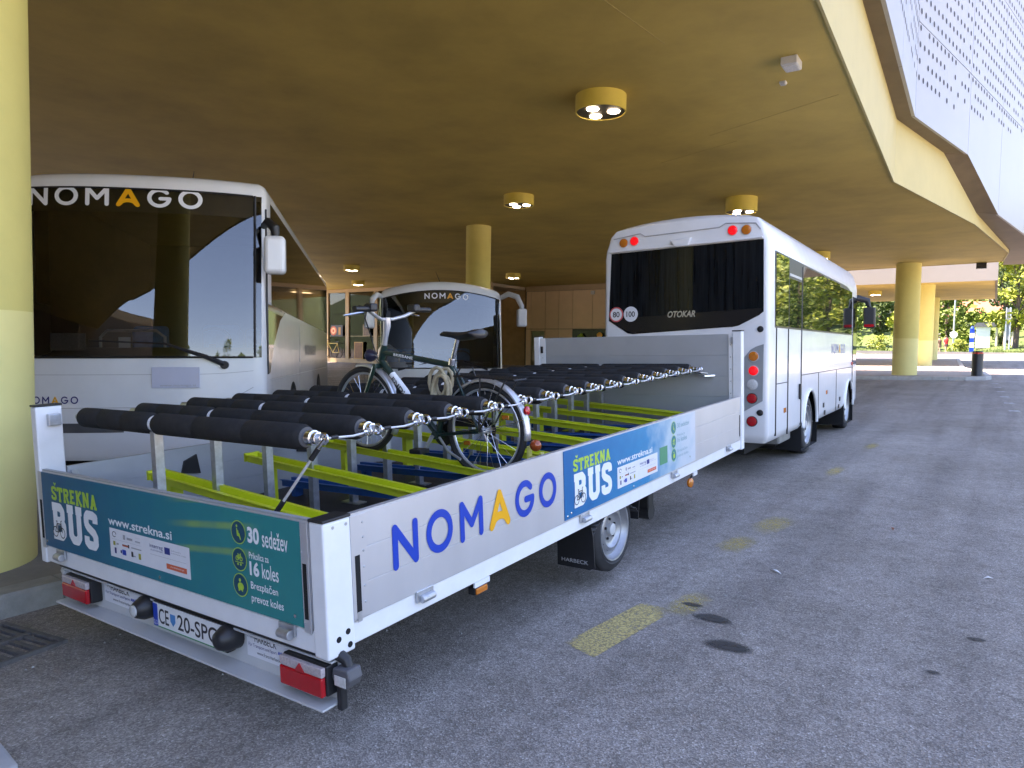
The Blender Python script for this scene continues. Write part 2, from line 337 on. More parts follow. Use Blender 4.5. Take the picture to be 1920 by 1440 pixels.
def arc(cx, cy, rx, ry, a0, a1, n=18): return [(cx+rx*math.cos(R(a0+(a1-a0)*i/n)), cy+ry*math.sin(R(a0+(a1-a0)*i/n))) for i in range(n+1)]
NG = {  # rounded geometric capitals, unit height: (width, strokes)
    'N': (.86, [[(.09, .09), (.09, .91), (.77, .09), (.77, .91)]]),
    'O': (1.0, [arc(.5, .5, .41, .41, 0, 360, 32)]),
    'M': (.98, [[(.09, .09), (.09, .91), (.49, .38), (.89, .91), (.89, .09)]]),
    'A': (.96, [[(.09, .09), (.48, .89), (.87, .09)], [(.13, .13)]+[(.48+.33*math.cos(R(a)), .12+.20*math.sin(R(a))) for a in range(165, 10, -15)]+[(.83, .13)]]),
    'G': (.98, [arc(.5, .5, .41, .41, 42, 352, 26)+[(.91, .47), (.55, .47)]])}
SL = {  # slab capitals: (width, strokes)
    'S': (.62, [[(.53, .70), (.53, .86), (.42, .90), (.18, .90), (.11, .82), (.11, .66), (.18, .57), (.44, .44), (.52, .34), (.52, .18), (.44, .10), (.18, .10), (.09, .16), (.09, .32)]]),
    'T': (.62, [[(.31, 0), (.31, .9)], [(.0, .9), (.62, .9)], [(.17, .05), (.45, .05)], [(.06, .68), (.06, .9)], [(.56, .68), (.56, .9)]]),
    'R': (.66, [[(.15, 0), (.15, 1)], [(.02, .9), (.45, .9), (.54, .82), (.54, .60), (.45, .52), (.15, .52)], [(.34, .52), (.54, 0)], [(.0, .06), (.28, .06)], [(.44, .06), (.66, .06)]]),
    'E': (.58, [[(.14, 0), (.14, 1)], [(.0, .9), (.54, .9)], [(.14, .5), (.44, .5)], [(.0, .1), (.56, .1)]]),
    'K': (.68, [[(.15, 0), (.15, 1)], [(.15, .42), (.54, .97)], [(.28, .55), (.58, .03)], [(0, .06), (.28, .06)], [(.0, .94), (.28, .94)], [(.46, .06), (.68, .06)], [(.44, .94), (.66, .94)]]),
    'N': (.70, [[(.13, 0), (.13, 1)], [(.16, .97), (.54, .03)], [(.57, 0), (.57, 1)], [(0, .06), (.26, .06)], [(.44, .94), (.70, .94)], [(0, .94), (.2, .94)]]),
    'A': (.74, [[(.16, .03), (.37, .97)], [(.37, .97), (.58, .03)], [(.22, .30), (.52, .30)], [(.02, .06), (.30, .06)], [(.44, .06), (.72, .06)]]),
    'B': (.68, [[(.15, 0), (.15, 1)], [(.0, .9), (.43, .9), (.53, .80), (.53, .62), (.43, .52), (.15, .52)], [(.43, .52), (.57, .42), (.57, .2), (.46, .1), (0, .1)]]),
    'U': (.74, [[(.16, 1), (.16, .22), (.27, .10), (.47, .10), (.58, .22), (.58, 1)], [(.0, .93), (.32, .93)], [(.44, .93), (.74, .93)]])}
def strokes(text, table, mat, parent, box, mp3, thick, gap, name='lettering', only=None, roundcap=True, lift=0):
    """mp3(u, v, t): t is a tiny height above the face, a different one for every stroke piece"""
    tot = sum(table[c][0] for c in text)+gap*(len(text)-1); u0, u1, v0, v1 = box; sx = (u1-u0)/tot; sy = (v1-v0); mb = MB(); x = 0; q = 0
    for i, ch in enumerate(text):
        w, st = table[ch]
        if only is None or i in only:
            for pl in st:
                hw = thick/2
                P = [(u0+(x+a)*sx, v0+b*sy) for a, b in pl]; hx = hw*sx; hy = hw*sy
                for (a, b), (c, d) in zip(P, P[1:]):
                    dx, dy = (c-a)/sx, (d-b)/sy; l = math.hypot(dx, dy) or 1; nx, ny = -dy/l*hx, dx/l*hy; q += 1; t = lift+(q % 40)*2e-5
                    mb.add([mp3(a+nx, b+ny, t), mp3(a-nx, b-ny, t), mp3(c-nx, d-ny, t), mp3(c+nx, d+ny, t)], [(0, 1, 2, 3)])
                js = P if roundcap else P[1:-1]
                for (a, b) in js:
                    q += 1; t = lift+(q % 40)*2e-5
                    mb.add([mp3(a+hx*math.cos(k*math.pi/6), b+hy*math.sin(k*math.pi/6), t) for k in range(12)], [tuple(range(12))])
        x += w+gap
    me = bpy.data.meshes.new(name); me.from_pydata(mb.v, [], mb.f); me.update(); me.materials.append(mat)
    o = bpy.data.objects.new(name, me); COL.objects.link(o); o.parent = parent; return o
def nomago(parent, box, mp3, m1, m2=None, thick=.18, gap=.30):
    strokes('NOMAGO', NG, m1, parent, box, mp3, thick, gap, only=(0, 1, 2, 4, 5)); strokes('NOMAGO', NG, m2 or LORANGE, parent, box, mp3, thick*1.12, gap, only=(3,), lift=.001)

# ------------------------------------------------------------------ ground
def hy(y):
    if y < 14: return .01*max(y, -30)
    if y < 31.5: return .14+(y-14)*.0211
    return .51+(min(y, 76)-31.5)*.025
def gz(x, y): return .02*max(-9, min(3, x))+hy(y)
def sheet(xs, ys, zf):
    mb = MB(); n = len(xs)
    mb.v = [(x, y, zf(x, y)) for y in ys for x in xs]
    mb.f = [(j*n+i, j*n+i+1, (j+1)*n+i+1, (j+1)*n+i) for j in range(len(ys)-1) for i in range(n-1)]
    return mb
def rng(a, b, s):
    n = max(1, round((b-a)/s)); return [a+(b-a)*i/n for i in range(n+1)]
ASPH = asphalt_mat()
g = sheet([-600, -300, -160, -90]+rng(-60, -9, 10)+rng(-8.9, 3, 1.2)+[6, 12, 20, 40, 90, 200, 600], [-600, -250, -100, -50]+rng(-30, 14, 4)+rng(15.5, 76, 3)+[77], gz).build('ground', ASPH)
tag(g, kind='structure')
def sheet_at(name, pts, mat, lift, **k):
    """thin flat piece following the ground"""
    cx = sum(p[0] for p in pts)/len(pts); cyy = sum(p[1] for p in pts)/len(pts); z0 = gz(cx, cyy)
    mb = MB(); mb.add([(x-cx, y-cyy, gz(x, y)-z0+lift) for x, y in pts], [tuple(range(len(pts)))])
    o = mb.build(name, mat); o.location = (cx, cyy, z0); return o

# ------------------------------------------------------------------ canopy (yellow concrete roof slab) and the building above it
ZC = 5.15
edge = [(-1.60, -16), (-1.70, 8), (-1.97, 17.2), (-.65, 23.9), (.22, 31.0), (.08, 33.8)]
outline = edge+[(-5.6, 34.55), (-9.5, 35.0), (-9.5, 36.4), (-38.2, 36.4), (-38.2, -16)]
can = empty('bus_station_canopy', loc=(-20, 10, 0)); off = Vector((20, -10, 0))
tag(can, 'huge yellow painted concrete canopy over the bus bays', 'canopy')
def P3(x, y, z): return (x+20, y-10, z)
mb = MB(); n = len(outline)
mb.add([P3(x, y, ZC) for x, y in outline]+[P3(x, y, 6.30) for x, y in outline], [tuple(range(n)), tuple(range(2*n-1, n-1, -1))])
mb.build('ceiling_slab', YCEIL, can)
mb = MB()
for i in range(len(edge)-1):
    a, b = edge[i], edge[i+1]; mb.add([P3(a[0]+.004, a[1], ZC-.02), P3(b[0]+.004, b[1], ZC-.02), P3(b[0]+.004, b[1], 6.45), P3(a[0]+.004, a[1], 6.45)], [(0, 1, 2, 3)])
YFAS = pm('pale_yellow_fascia', (.45, .375, .15), .6, vary=.05, scale=1.5, grime=.10)
fa = mb.build('fascia', YFAS, can); so = fa.modifiers.new('solid', 'SOLIDIFY'); so.thickness = .03; so.offset = -1
mb = MB()
for i in range(n-len(edge)+1):
    a, b = outline[len(edge)-1+i], outline[(len(edge)+i) % n]
    mb.add([P3(a[0], a[1], ZC-.02), P3(b[0], b[1], ZC-.02), P3(b[0], b[1], 6.3), P3(a[0], a[1], 6.3)], [(0, 1, 2, 3)])
mb.build('rear_edge', YCEIL, can)
# construction joints and scratches in the ceiling
JO = pm('ceiling_joint', (.42, .32, .10), .9, vary=.2)
for a, b in (((-2.0, 11.1), (-4.2, 12.05)), ((-3.9, 12.6), (-5.6, 13.3)), ((-3.6, 6.6), (-3.45, 8.2))):
    MB().beam(P3(a[0], a[1], ZC-.0015), P3(b[0], b[1], ZC-.0015), .010, .004).build('ceiling_joint', JO, can)
# soffit strip and white perforated facade
fl = [(-1.30, -16), (-1.42, 8), (-1.60, 17.2), (-.77, 21.1), (-.10, 24.4), (1.25, 31.0), (2.2, 35.6)]
fz = [6.45, 6.45, 6.45, 6.45, 5.45, 5.22, 5.18]
inner = [(-1.62, -16), (-1.72, 8), (-1.99, 17.2), (-1.3, 20.6), (-.64, 23.9), (.24, 31.0), (.1, 35.6)]
up_b = empty('upper_building', loc=(-15, 10, 6)); tag(up_b, 'white building with perforated panels above the canopy edge', 'building')
def U3(x, y, z): return (x+15, y-10, z-6)
mb = MB()
for i in range(len(fl)-1):
    a, b, c, d = fl[i], fl[i+1], inner[i+1], inner[i]
    mb.add([U3(*a, fz[i]), U3(*b, fz[i+1]), U3(*c, 6.452 if i < 3 else (6.40 if i == 3 and False else fz[i+1]+.02)), U3(*d, 6.452 if i < 4 else fz[i]+.02)], [(0, 1, 2, 3)])
mb.build('soffit_strip', BRONZE, up_b)
ZT = 17.5
for i in range(len(fl)-1):
    a, b = Vector(fl[i]), Vector(fl[i+1]); L_ = (b-a).length; d = (b-a)/L_; nrm = Vector((d.y, -d.x))
    za, zb = fz[i], fz[i+1]
    # panel courses with open joints
    cuts = [None, 8.4, 11.2, 14.2, ZT]
    for k in range(4):
        lo0, lo1 = (za, zb) if k == 0 else (cuts[k]+.02, cuts[k]+.02)
        hi = cuts[k+1]; m_ = max(1, round(L_/3.4)) if i > 0 else 3
        for q in range(m_):
            t0, t1 = q/m_*L_+.008, (q+1)/m_*L_-.008
            z0 = lo0+(lo1-lo0)*t0/L_; z1 = lo0+(lo1-lo0)*t1/L_
            def mpp(t, z, o): p = a+d*t+nrm*o; return U3(p.x, p.y, z)
            mb = MB(); mb.add([mpp(t0, z0, 0), mpp(t1, z1, 0), mpp(t1, hi, 0), mpp(t0, hi, 0), mpp(t0, z0, -.06), mpp(t1, z1, -.06), mpp(t1, hi, -.06), mpp(t0, hi, -.06)],
                              [(0, 1, 2, 3), (7, 6, 5, 4), (0, 4, 5, 1), (1, 5, 6, 2), (2, 6, 7, 3), (3, 7, 4, 0)])
            mb.build('panel', FACADE, up_b)
# perforations: small dark round holes, denser upwards, joined
holes = MB(); rr = random.Random(3)
for i in range(1, len(fl)-1):
    a, b = Vector(fl[i]), Vector(fl[i+1]); L_ = (b-a).length; d = (b-a)/L_; nrm = Vector((d.y, -d.x))
    z = 6.95; row = 0
    while z < 16.8:
        s = .14
        while s < L_-.1:
            lowf = fz[i]+(fz[i+1]-fz[i])*s/L_; col = int((a.y+s)/.28)
            edge_ = 6.9+.12*max(0, a.y+d.y*s-17)+.22*(.5+.5*math.sin(col*.61))
            if z > max(lowf+.6, edge_) and rr.random() < (.97 if z > edge_+1 else .8) and abs(z-8.41) > .08 and abs(z-11.21) > .08 and abs(z-14.21) > .08:
                c = a+d*s+nrm*.004
                holes.add([U3(c.x+d.x*.055*math.cos(k*math.pi/4), c.y+d.y*.055*math.cos(k*math.pi/4), z+.066*math.sin(k*math.pi/4)) for k in range(8)], [tuple(range(8))])
            s += .28
        z += .34; row += 1
ho = holes.build('perforations', pm('hole_dark', (.05, .055, .07), .8, vary=.1), up_b); ho['kind'] = 'stuff'
mb = MB().box(-2.3+15, -2.3+15-30, -26, 24.2, 6.62-6, ZT-6-.05); mb.build('core', pm('core_white', (.7, .7, .7), .7, vary=.03), up_b)
MB().box(-38.2+15, -4.5+15, -16.4-10, -16.05-10, -6, 1.0).build('added_rear_wall', BRONZE, up_b)  # unseen wall, added so the minibus rear window mirrors something dark
sw_ = empty('added_rear_block', loc=(0, -17, 0)); tag(sw_, 'unseen dark wall added behind the viewer to darken the reflection in the large coach windscreen', 'building')  # unseen block, added to keep sky out of the coach windscreen reflection
MB().box(-4.4, 5.2, -.6, .6, -.4, 6.6).build('wall', BRONZE, sw_); MB().box(-4.4, 5.3, .6, .66, 6.2, 6.7).build('cornice', TANF, sw_)

# ------------------------------------------------------------------ pillars
def pillar(x, y, zb, rad, label, zt=ZC, band=1.88, tape=True):
    p = empty('pillar', loc=(x, y, zb)); tag(p, label, 'pillar', None)
    MB().lathe((0, 0, 0), (0, 0, 1), [(-.05, rad), (band, rad)], 48, False).build('lower_shaft', YPILLOW, p, smooth=True)
    MB().lathe((0, 0, band), (0, 0, 1), [(0, rad), (zt-zb-band+.03, rad)], 48, False).build('upper_shaft', YPIL, p, smooth=True)
    return p
pillar(-5.40, 1.62, gz(-5, 1.6)+.10, .48, 'thick pale yellow pillar at the left edge beside the trailer', band=1.62)
pillar(-13.2, 17.4, gz(-13.2, 17.4)-.02, .38, 'yellow pillar rising behind the small white coach in the middle')
pillar(-3.06, 33.1, .60, .46, 'nearest yellow pillar on the far island beyond the minibus', band=1.5)
pillar(-3.25, 43.6, .80, .50, 'second yellow pillar under the far white canopy', band=1.4)
pillar(-3.62, 53.6, 1.02, .52, 'last yellow pillar at the back of the far canopy', band=1.4)
MB().box(-.05, .05, -.08, .08, -.06, .06).build('camera_tmp', BLACK)
bpy.data.objects.remove(bpy.data.objects['camera_tmp'])

# ------------------------------------------------------------------ ceiling lamps
LAMP = pm('lamp_glow', (1, .95, .8), .5, emit=(1, .90, .66), estr=7)
LAMPB = pm('lamp_black_face', (.05, .045, .03), .5, vary=.1)
LYEL = pm('lamp_housing_yellow', (.62, .48, .08), .5, vary=.06, scale=5)
def lamp(x, y, label, zc=ZC, rad=.37, dep=.24, lit=True):
    e = empty('ceiling_lamp', loc=(x, y, zc)); tag(e, label, 'lamp', 'round yellow drum lamps on the ceiling')
    MB().lathe((0, 0, 0), (0, 0, -1), [(-.01, rad), (dep, rad), (dep, rad-.02), (dep-.012, rad-.021)], 40).build('housing', LYEL, e, smooth=True)
    MB().lathe((0, 0, -dep+.012), (0, 0, -1), [(0, rad-.022), (.001, rad-.022)], 40).build('face_plate', LAMPB, e)
    for k in range(3):
        a = R(20+120*k); c = (.19*math.cos(a), .19*math.sin(a), -dep+.008)
        MB().lathe(c, (0, 0, -1), [(0, .09), (.01, .085)], 20).build('bulb', LAMP if lit else LAMPB, e)
lamp(-4.91, 9.38, 'nearest and largest round ceiling lamp above the trailer')
lamp(-9.7, 14.38, 'second round ceiling lamp, in front of the middle pillar')
lamp(-5.2, 17.3, 'round ceiling lamp partly hidden by the minibus roof', dep=.34)
lamp(-24.7, 22.9, 'small round ceiling lamp left of the middle pillar, nearer of two')
lamp(-30.2, 28.5, 'farthest small round ceiling lamp before the shopfront')
lamp(-19.9, 29.1, 'small round ceiling lamp right of the middle pillar')
lamp(-18.35, 13.9, 'round ceiling lamp beside the roof edge of the large coach')
lamp(-5.5, 28.0, 'round ceiling lamp over the front of the minibus')
lamp(-6.0, 46.6, 'round lamp under the far white canopy')
def smallbox(name, x, y, z, label, cat, s=(.16, .2, .07), mat=LIGHTGREY):
    e = empty(name, loc=(x, y, z)); tag(e, label, cat)
    MB().box(-s[0]/2, s[0]/2, -s[1]/2, s[1]/2, -s[2], .005).build('housing', mat, e, bevel=.012)
    MB().box(-s[0]*.4, s[0]*.4, -s[1]*.4, s[1]*.4, -s[2]-.012, -s[2]-.001).build('lens', CLEAR, e, bevel=.004)
smallbox('emergency_light', -2.28, 9.49, ZC, 'small grey box light on the ceiling near the yellow edge', 'light', (.20, .28, .10))
smallbox('smoke_detector', -2.55, 10.2, ZC, 'tiny pale detector on the ceiling beside the grey box light', 'detector', (.09, .09, .03))
smallbox('security_camera', -.6, 33.9, ZC-.02, 'dark camera hanging at the far corner of the canopy', 'camera', (.35, .22, .22), BLACK)

# ------------------------------------------------------------------ far canopy
fc = empty('far_canopy', loc=(-10, 49, 5)); tag(fc, 'low white edged canopy behind the yellow pillars, across the road', 'canopy')
MB().box(-18, 9.85, -7.0, 7.0, .15, .5).build('ceiling_slab', YCEIL, fc)
MB().box(-18, 9.95, -7.15, -7.0, .13, 2.6).build('fascia', pm('grey_white_fascia', (.26, .255, .25), .5, vary=.04, scale=1), fc)
for k in range(7):
    MB().box(-18+k*4.1, -17.98+k*4.1, -7.156, -7.149, .15, 2.6).build('panel_joint', LGREY, fc)
MB().box(9.85, 9.95, -6.99, 7.0, .13, 2.0).build('side_fascia', BRONZE, fc)

# ------------------------------------------------------------------ back building under the canopy: tan panel wall and shopfront
bb = empty('panel_clad_building', loc=(-16, 35.5, 0)); tag(bb, 'tan metal panel building at the back, behind the minibus', 'building')
MB().box(-7.3, 7, .06, .5, 0, 5.1).build('wall', BRONZE, bb)
MB().box(-7.3, 7, -.03, .06, 4.84, 5.14).build('cornice', TANF, bb)
js = [-23.29, -22.95, -21.94, -21.03, -20.11, -18.83, -17.8, -16.8, -15.8, -14.8, -13.8, -12.8, -11.8, -10.8, -9.2]
for i in range(len(js)-1):
    a, b = js[i]+16+.012, js[i+1]+16-.012
    MB().box(a, b, 0, .05, 2.63, 4.82).build('panel', TAN, bb, bevel=.01)
    if i in (4, 5):
        w_ = MB().box(a, b, .03, .05, 1.4, 2.58).build('window', GLASSB, bb)
    elif i == 1:
        MB().box(a, b, 0, .05, 2.5, 2.60).build('panel', TAN, bb)
        d_ = MB().box(a+.05, b-.05, .02, .05, .4, 2.48).build('door', pm('door_glass', (.10, .09, .035), .08, vary=.2, scale=2), bb)
        MB().box(a, a+.05, 0, .05, .4, 2.48).build('door_frame', TANF, bb); MB().box(b-.05, b, 0, .05, .4, 2.48).build('door_frame', TANF, bb)
    else:
        MB().box(a, b, 0, .05, .35, 2.60).build('panel', TAN, bb, bevel=.01)
MB().box(-9.2, -7.301, .45, .6, 0, 5.1).build('entrance_recess', pm('recess_dark', (.05, .035, .025), .7, vary=.3, scale=2), bb)
MB().box(-2.9, -2.7, -.12, 0, 4.55, 4.75).build('wall_lamp', LIGHTGREY, bb)
PL = pm('pot_plant_leaf', (.25, .42, .03), .6, vary=.3, scale=9)
pl = MB()
for k in range(60):
    a = rr.random()*6.28; r_ = rr.random()*.25; z = 1.95+rr.random()*.45*(1-r_*2.5); x, y = math.cos(a)*r_, math.sin(a)*r_*.4
    pl.add([(x-.05, y, z), (x, y+.02, z+.10), (x+.05, y, z), (x, y-.02, z-.05)], [(0, 1, 2, 3)])
pp = empty('potted_plant', loc=(-19.5, 35.36, 0)); tag(pp, 'yellow green potted plant at the window of the tan building', 'plant')
pl.build('leaves', PL, pp); MB().lathe((0, 0, .42), (0, 0, 1), [(0, .12), (1.5, .16)], 14).build('pot', BLACK, pp)
pl2 = empty('orange_poster', loc=(-18.3, 35.40, 2.25)); tag(pl2, 'small orange picture behind the dark window of the tan building', 'picture')
MB().lathe((0, 0, 0), (0, 1, 0), [(0, .17), (.02, .17)], 20).build('print', LORANGE, pl2)

sh = empty('glazed_shopfront', loc=(-34, 32.1, 0)); tag(sh, 'glass shopfront with tan frames at the back left', 'shop')
MB().box(-4, 10.6, -.05, .1, 4.92, 5.14).build('header', TANF, sh)
MB().box(-4, 10.6, .0, .12, .2, .62).build('plinth', TANF, sh)
for x in (-2.95, -.98, 1.60, 4.0, 6.4, 8.8, 10.5): MB().box(x-.16, x+.16, -.06, .12, .62, 4.92).build('mullion', TANF, sh, bevel=.01)
for a, b in ((-2.78, -1.15), (-.81, 1.43), (1.77, 3.83), (4.17, 6.23), (6.57, 8.63), (8.97, 10.3)):
    MB().box(a, b, .02, .035, .62, 4.91).build('pane', SHOPG, sh)
    MB().box(a, b, .0, .05, 2.06, 2.09).build('glazing_bar', TANF, sh)
MB().box(-4, 10.6, 3.4, 3.5, .2, 5.1).build('interior_back_wall', pm('shop_interior', (.30, .19, .08), .8, vary=.3, scale=1.2), sh)
MB().box(-4, 10.6, .2, 3.5, .2, .35).build('interior_floor', pm('shop_floor', (.25, .19, .12), .6, vary=.2), sh)
MB().box(-4.05, -4, 0, 3.5, .2, 5.1).build('interior_side_wall', TANF, sh)
MUR = pm('green_mural', (.20, .42, .10), .7, vary=.65, scale=2.2)
WARM = pm('warm_strip_light', (1, .9, .7), .5, emit=(1, .80, .5), estr=1.5); WARM.cycles.emission_sampling = 'FRONT'
for x in (-2.0, 2.6, 7.0): MB().box(x-.7, x+.7, 1.4, 1.55, 4.78, 4.82).build('strip_light', WARM, sh)
MB().box(-4, 10.6, .13, 3.5, 4.93, 5.10).build('interior_ceiling', pm('shop_ceiling', (.5, .42, .3), .8, vary=.05), sh)
mu = empty('green_mural', loc=(-36, 34.6, 3.2)); tag(mu, 'green landscape poster behind the left shop window', 'poster')
MB().box(-1.0, .9, 0, .03, -.9, 1.6).build('print', MUR, mu)
t = MB()
for k in range(3): t.prism([(-.5+k*.08, -.4+k*.45), (.5-k*.08, -.4+k*.45), (0, .35+k*.4)], lambda u, v, w: (u-.1, -.012+w-k*.004, v), 0, .003)
t.build('printed_tree', pm('mural_tree', (.025, .08, .03), .8, vary=.4, scale=6), mu)
def picture(x, z, w, h, label, mat, y=31.95, frame=TANF):
    e = empty('picture_frame', loc=(x, y, z)); tag(e, label, 'picture')
    MB().box(-w/2, w/2, 0, .03, -h/2, h/2).build('frame', frame, e, bevel=.008); MB().box(-w/2+.05, w/2-.05, -.006, -.001, -h/2+.05, h/2-.05).build('print', mat, e)
    return e
e = picture(-35.85, 2.42, 1.15, .75, 'dark sign with a round red emblem in the shop window', BLACK, frame=BLACK)
MB().lathe((-.3, -.008, 0), (0, -1, 0), [(0, .30), (.004, .30)], 24).build('emblem_ring', pm('emblem_red', (.62, .10, .03), .4, vary=.05), e)
MB().lathe((-.3, -.014, 0), (0, -1, 0), [(0, .20), (.004, .20)], 24).build('emblem_disc', pm('emblem_cream', (.8, .5, .25), .4, vary=.05), e)
MB().lathe((-.3, -.020, 0), (0, -1, 0), [(0, .12), (.004, .12)], 4).build('emblem_mark', pm('emblem_red', (.62, .10, .03)), e)
MB().box(.18, .38, -.012, -.006, -.26, .22).build('glass_print', pm('beer_amber', (.45, .20, .02), .4, vary=.2), e)
picture(-33.1, 2.44, .62, .75, 'small framed picture in the right shop window', pm('picture_print', (.16, .09, .04), .5, vary=.8, scale=8))
picture(-33.8, 1.15, .8, 1.1, 'golden empty frame leaning low in the shop window', pm('wood_board', (.22, .10, .03), .6, vary=.3, scale=6), frame=pm('gold_frame', (.55, .32, .08), .5, vary=.1))
def wheel_ring(mb, c, r, tr, n=28):
    mb.tube([(c[0]+r*math.cos(2*math.pi*k/n), c[1], c[2]+r*math.sin(2*math.pi*k/n)) for k in range(n)], tr, 6, closed=True)
sb = empty('display_bicycle', loc=(-35.9, 31.75, gz(-20, 32)+.30)); tag(sb, 'yellow bicycle standing by the shop window', 'bicycle')
SBY = pm('pale_yellow_bike', (.62, .46, .12), .35, vary=.05)
f_ = MB()
for a, b in (((-.1, 0, .35), (.35, 0, .95)), ((-.1, 0, .35), (-.55, 0, .95)), ((.35, 0, .95), (-.55, 0, .95)), ((-.1, 0, .35), (.5, 0, .35)), ((.35, 0, .95), (.5, 0, .35)), ((-.55, 0, 1.15), (-.75, 0, .35))): f_.cyl(a, b, .025, 8)
f_.build('frame', SBY, sb)
for x in (-.75, .5):
    w = MB(); wheel_ring(w, (x, 0, .35), .33, .025); w.build('wheel', RUBBER, sb)
MB().cyl((-.55, -.28, 1.2), (-.55, .28, 1.2), .018, 8).build('handlebar', BLACK, sb); MB().box(.25, .52, -.07, .07, 1.02, 1.08).build('saddle', BLACK, sb, bevel=.02)

# ------------------------------------------------------------------ pavement island with kerb under the left pillar
isl = empty('left_pavement_island', loc=(-6.4, 0, 0)); tag(isl, kind='structure')
KX = -4.42
def kerb_run(parent, ox, oy, pts, w=.16, h=.13, step=.9, top=CONC):
    """kerbstones laid end to end along pts (left side of the walk is the pavement)"""
    for (x0, y0), (x1, y1) in zip(pts, pts[1:]):
        L_ = math.hypot(x1-x0, y1-y0); k = max(1, round(L_/step)); dx, dy = (x1-x0)/L_, (y1-y0)/L_; nx, ny = -dy, dx
        for q in range(k):
            a, b = q/k*L_+.006, (q+1)/k*L_-.006; vs = []
            for t in (a, b):
                for o, hz in ((0, -.1), (0, h-.02), (.02, h), (w, h), (w, -.1)):
                    X, Y = x0+dx*t+nx*o, y0+dy*t+ny*o; vs.append((X-ox, Y-oy, gz(x0+dx*t, y0+dy*t)+hz))
            MB().add(vs, [(0, 1, 6, 5), (1, 2, 7, 6), (2, 3, 8, 7), (3, 4, 9, 8), (0, 4, 3, 2, 1), (5, 6, 7, 8, 9)]).build('kerbstone', top, parent)
kerb_run(isl, -6.4, 0, [(KX, -3.2), (KX, 2.9), (-6.0, 3.3)], step=1.0)
mb = MB(); ip = [(KX-.15, -3.2), (KX-.15, 2.75), (-6.0, 3.15), (-8.6, 1.2), (-8.6, -3.2)]
mb.add([(x+6.4, y, gz(x, y)+.118) for x, y in ip], [tuple(range(5))]).build('paving', PAVE, isl)
tag(isl, kind='structure')
fo = sheet([-75, -60, -50, -42, -36.6], rng(-20, 60, 8), lambda x, y: gz(x, y)+.006).build('bounce_sheet', pm('bounce_sheet_grey', (.26, .245, .22), .85, vary=.1, scale=.5)); tag(fo, kind='structure')  # unseen ground sheet added at left to bounce sunlight up to the ceiling
fo2 = sheet([8.2, 12, 20, 40, 60], rng(-40, 56, 8), lambda x, y: gz(x, y)+.006).build('bounce_sheet', pm('bounce_sheet_pale', (.40, .38, .34), .85, vary=.1, scale=.5)); tag(fo2, kind='structure')  # unseen pale sheet added at right, throws warm sun bounce into the shade
# far island
fi = empty('far_pavement_island', loc=(-4, 33, 0)); tag(fi, kind='structure')
pts = [(-9.5, 30.6), (-5, 31.2), (-2.5, 31.5), (-.9, 31.75), (-.25, 32.1), (-.08, 32.8), (-.25, 36), (-1.2, 41), (-2, 57)]
kerb_run(fi, -4, 33, pts, w=.2, h=.14, step=.62, top=pm('pale_far_kerb', (.46, .45, .43), .85, vary=.15, scale=6))
ip = [(-9.5, 30.75)]+[(x-.15, y+.15) for x, y in pts[1:]]+[(-9.5, 57)]
mb = MB(); mb.add([(x+4, y-33, gz(x, y)+.125) for x, y in ip], [tuple(range(len(ip)))]).build('paving', pm('brown_paving', (.34, .29, .25), .85, vary=.12, scale=4), fi)
bo = empty('bollard', loc=(-.56, 33.0, gz(-.56, 33)+.12)); tag(bo, 'black bollard with a red ring on the far island corner', 'bollard')
MB().lathe((0, 0, 0), (0, 0, 1), [(0, .20), (.02, .19), (.86, .19)], 24).build('post', BLACK, bo, smooth=True)
MB().lathe((0, 0, .86), (0, 0, 1), [(0, .192), (.06, .192)], 24).build('ring', REDL, bo); MB().lathe((0, 0, .92), (0, 0, 1), [(0, .185), (.05, .16)], 24).build('cap', BLACK, bo)

# ------------------------------------------------------------------ drain grate, markings, stains
dr = empty('drain_grate', loc=(-4.02, 1.36, gz(-4.02, 1.36)+.004)); tag(dr, 'cast iron drain grate sunk in the gutter at lower left', 'drain'); dr.rotation_euler = (.0, -.02, R(8))
IRON = pm('cast_iron', (.13, .125, .125), .7, metal=.3, vary=.3, scale=20, bump=.4, bscale=60)
MB().box(-.27, .27, -.23, .23, -.012, -.004).build('pit', DARK, dr)
for a in ((-.27, .27, -.23, -.20), (-.27, .27, .20, .23), (-.27, -.24, -.199, .199), (.24, .27, -.199, .199), (-.02, .02, -.199, .199)): MB().box(*a, -.01, .016).build('frame', IRON, dr, bevel=.004)
for k in range(6):
    y = -.165+k*.066
    for s in (-1, 1): MB().box(min(.022*s, .238*s), max(.022*s, .238*s), y-.014, y+.014, -.01, .013).build('slat', IRON, dr, bevel=.003)
ks_ = MB().prism([(-3.03, 1.05), (-2.76, 1.02), (-2.3, .45), (-3.7, .45), (-3.55, .92)], lambda u, v, t: (u+3, v-.8, gz(u, v)+t), -.08, .022).build('kerb_corner', pm('pale_kerb_stone', (.45, .45, .46), .8, vary=.12, scale=8, bump=.2), bevel=.012); ks_.location = (-3, .8, 0); tag(ks_, kind='structure')
PAINT = decal_mat('worn_yellow_paint', (.58, .46, .18), .8, 70, .36, .56, True, .95, (1.75, 1.35))
PAINTF = decal_mat('faded_yellow_paint', (.55, .42, .12), .85, 60, .42, .62, True, .9)
OIL = decal_mat('oil_stain', (.040, .037, .035), .6, 22, .22, .50, True, .9, (1.45, 1.0))
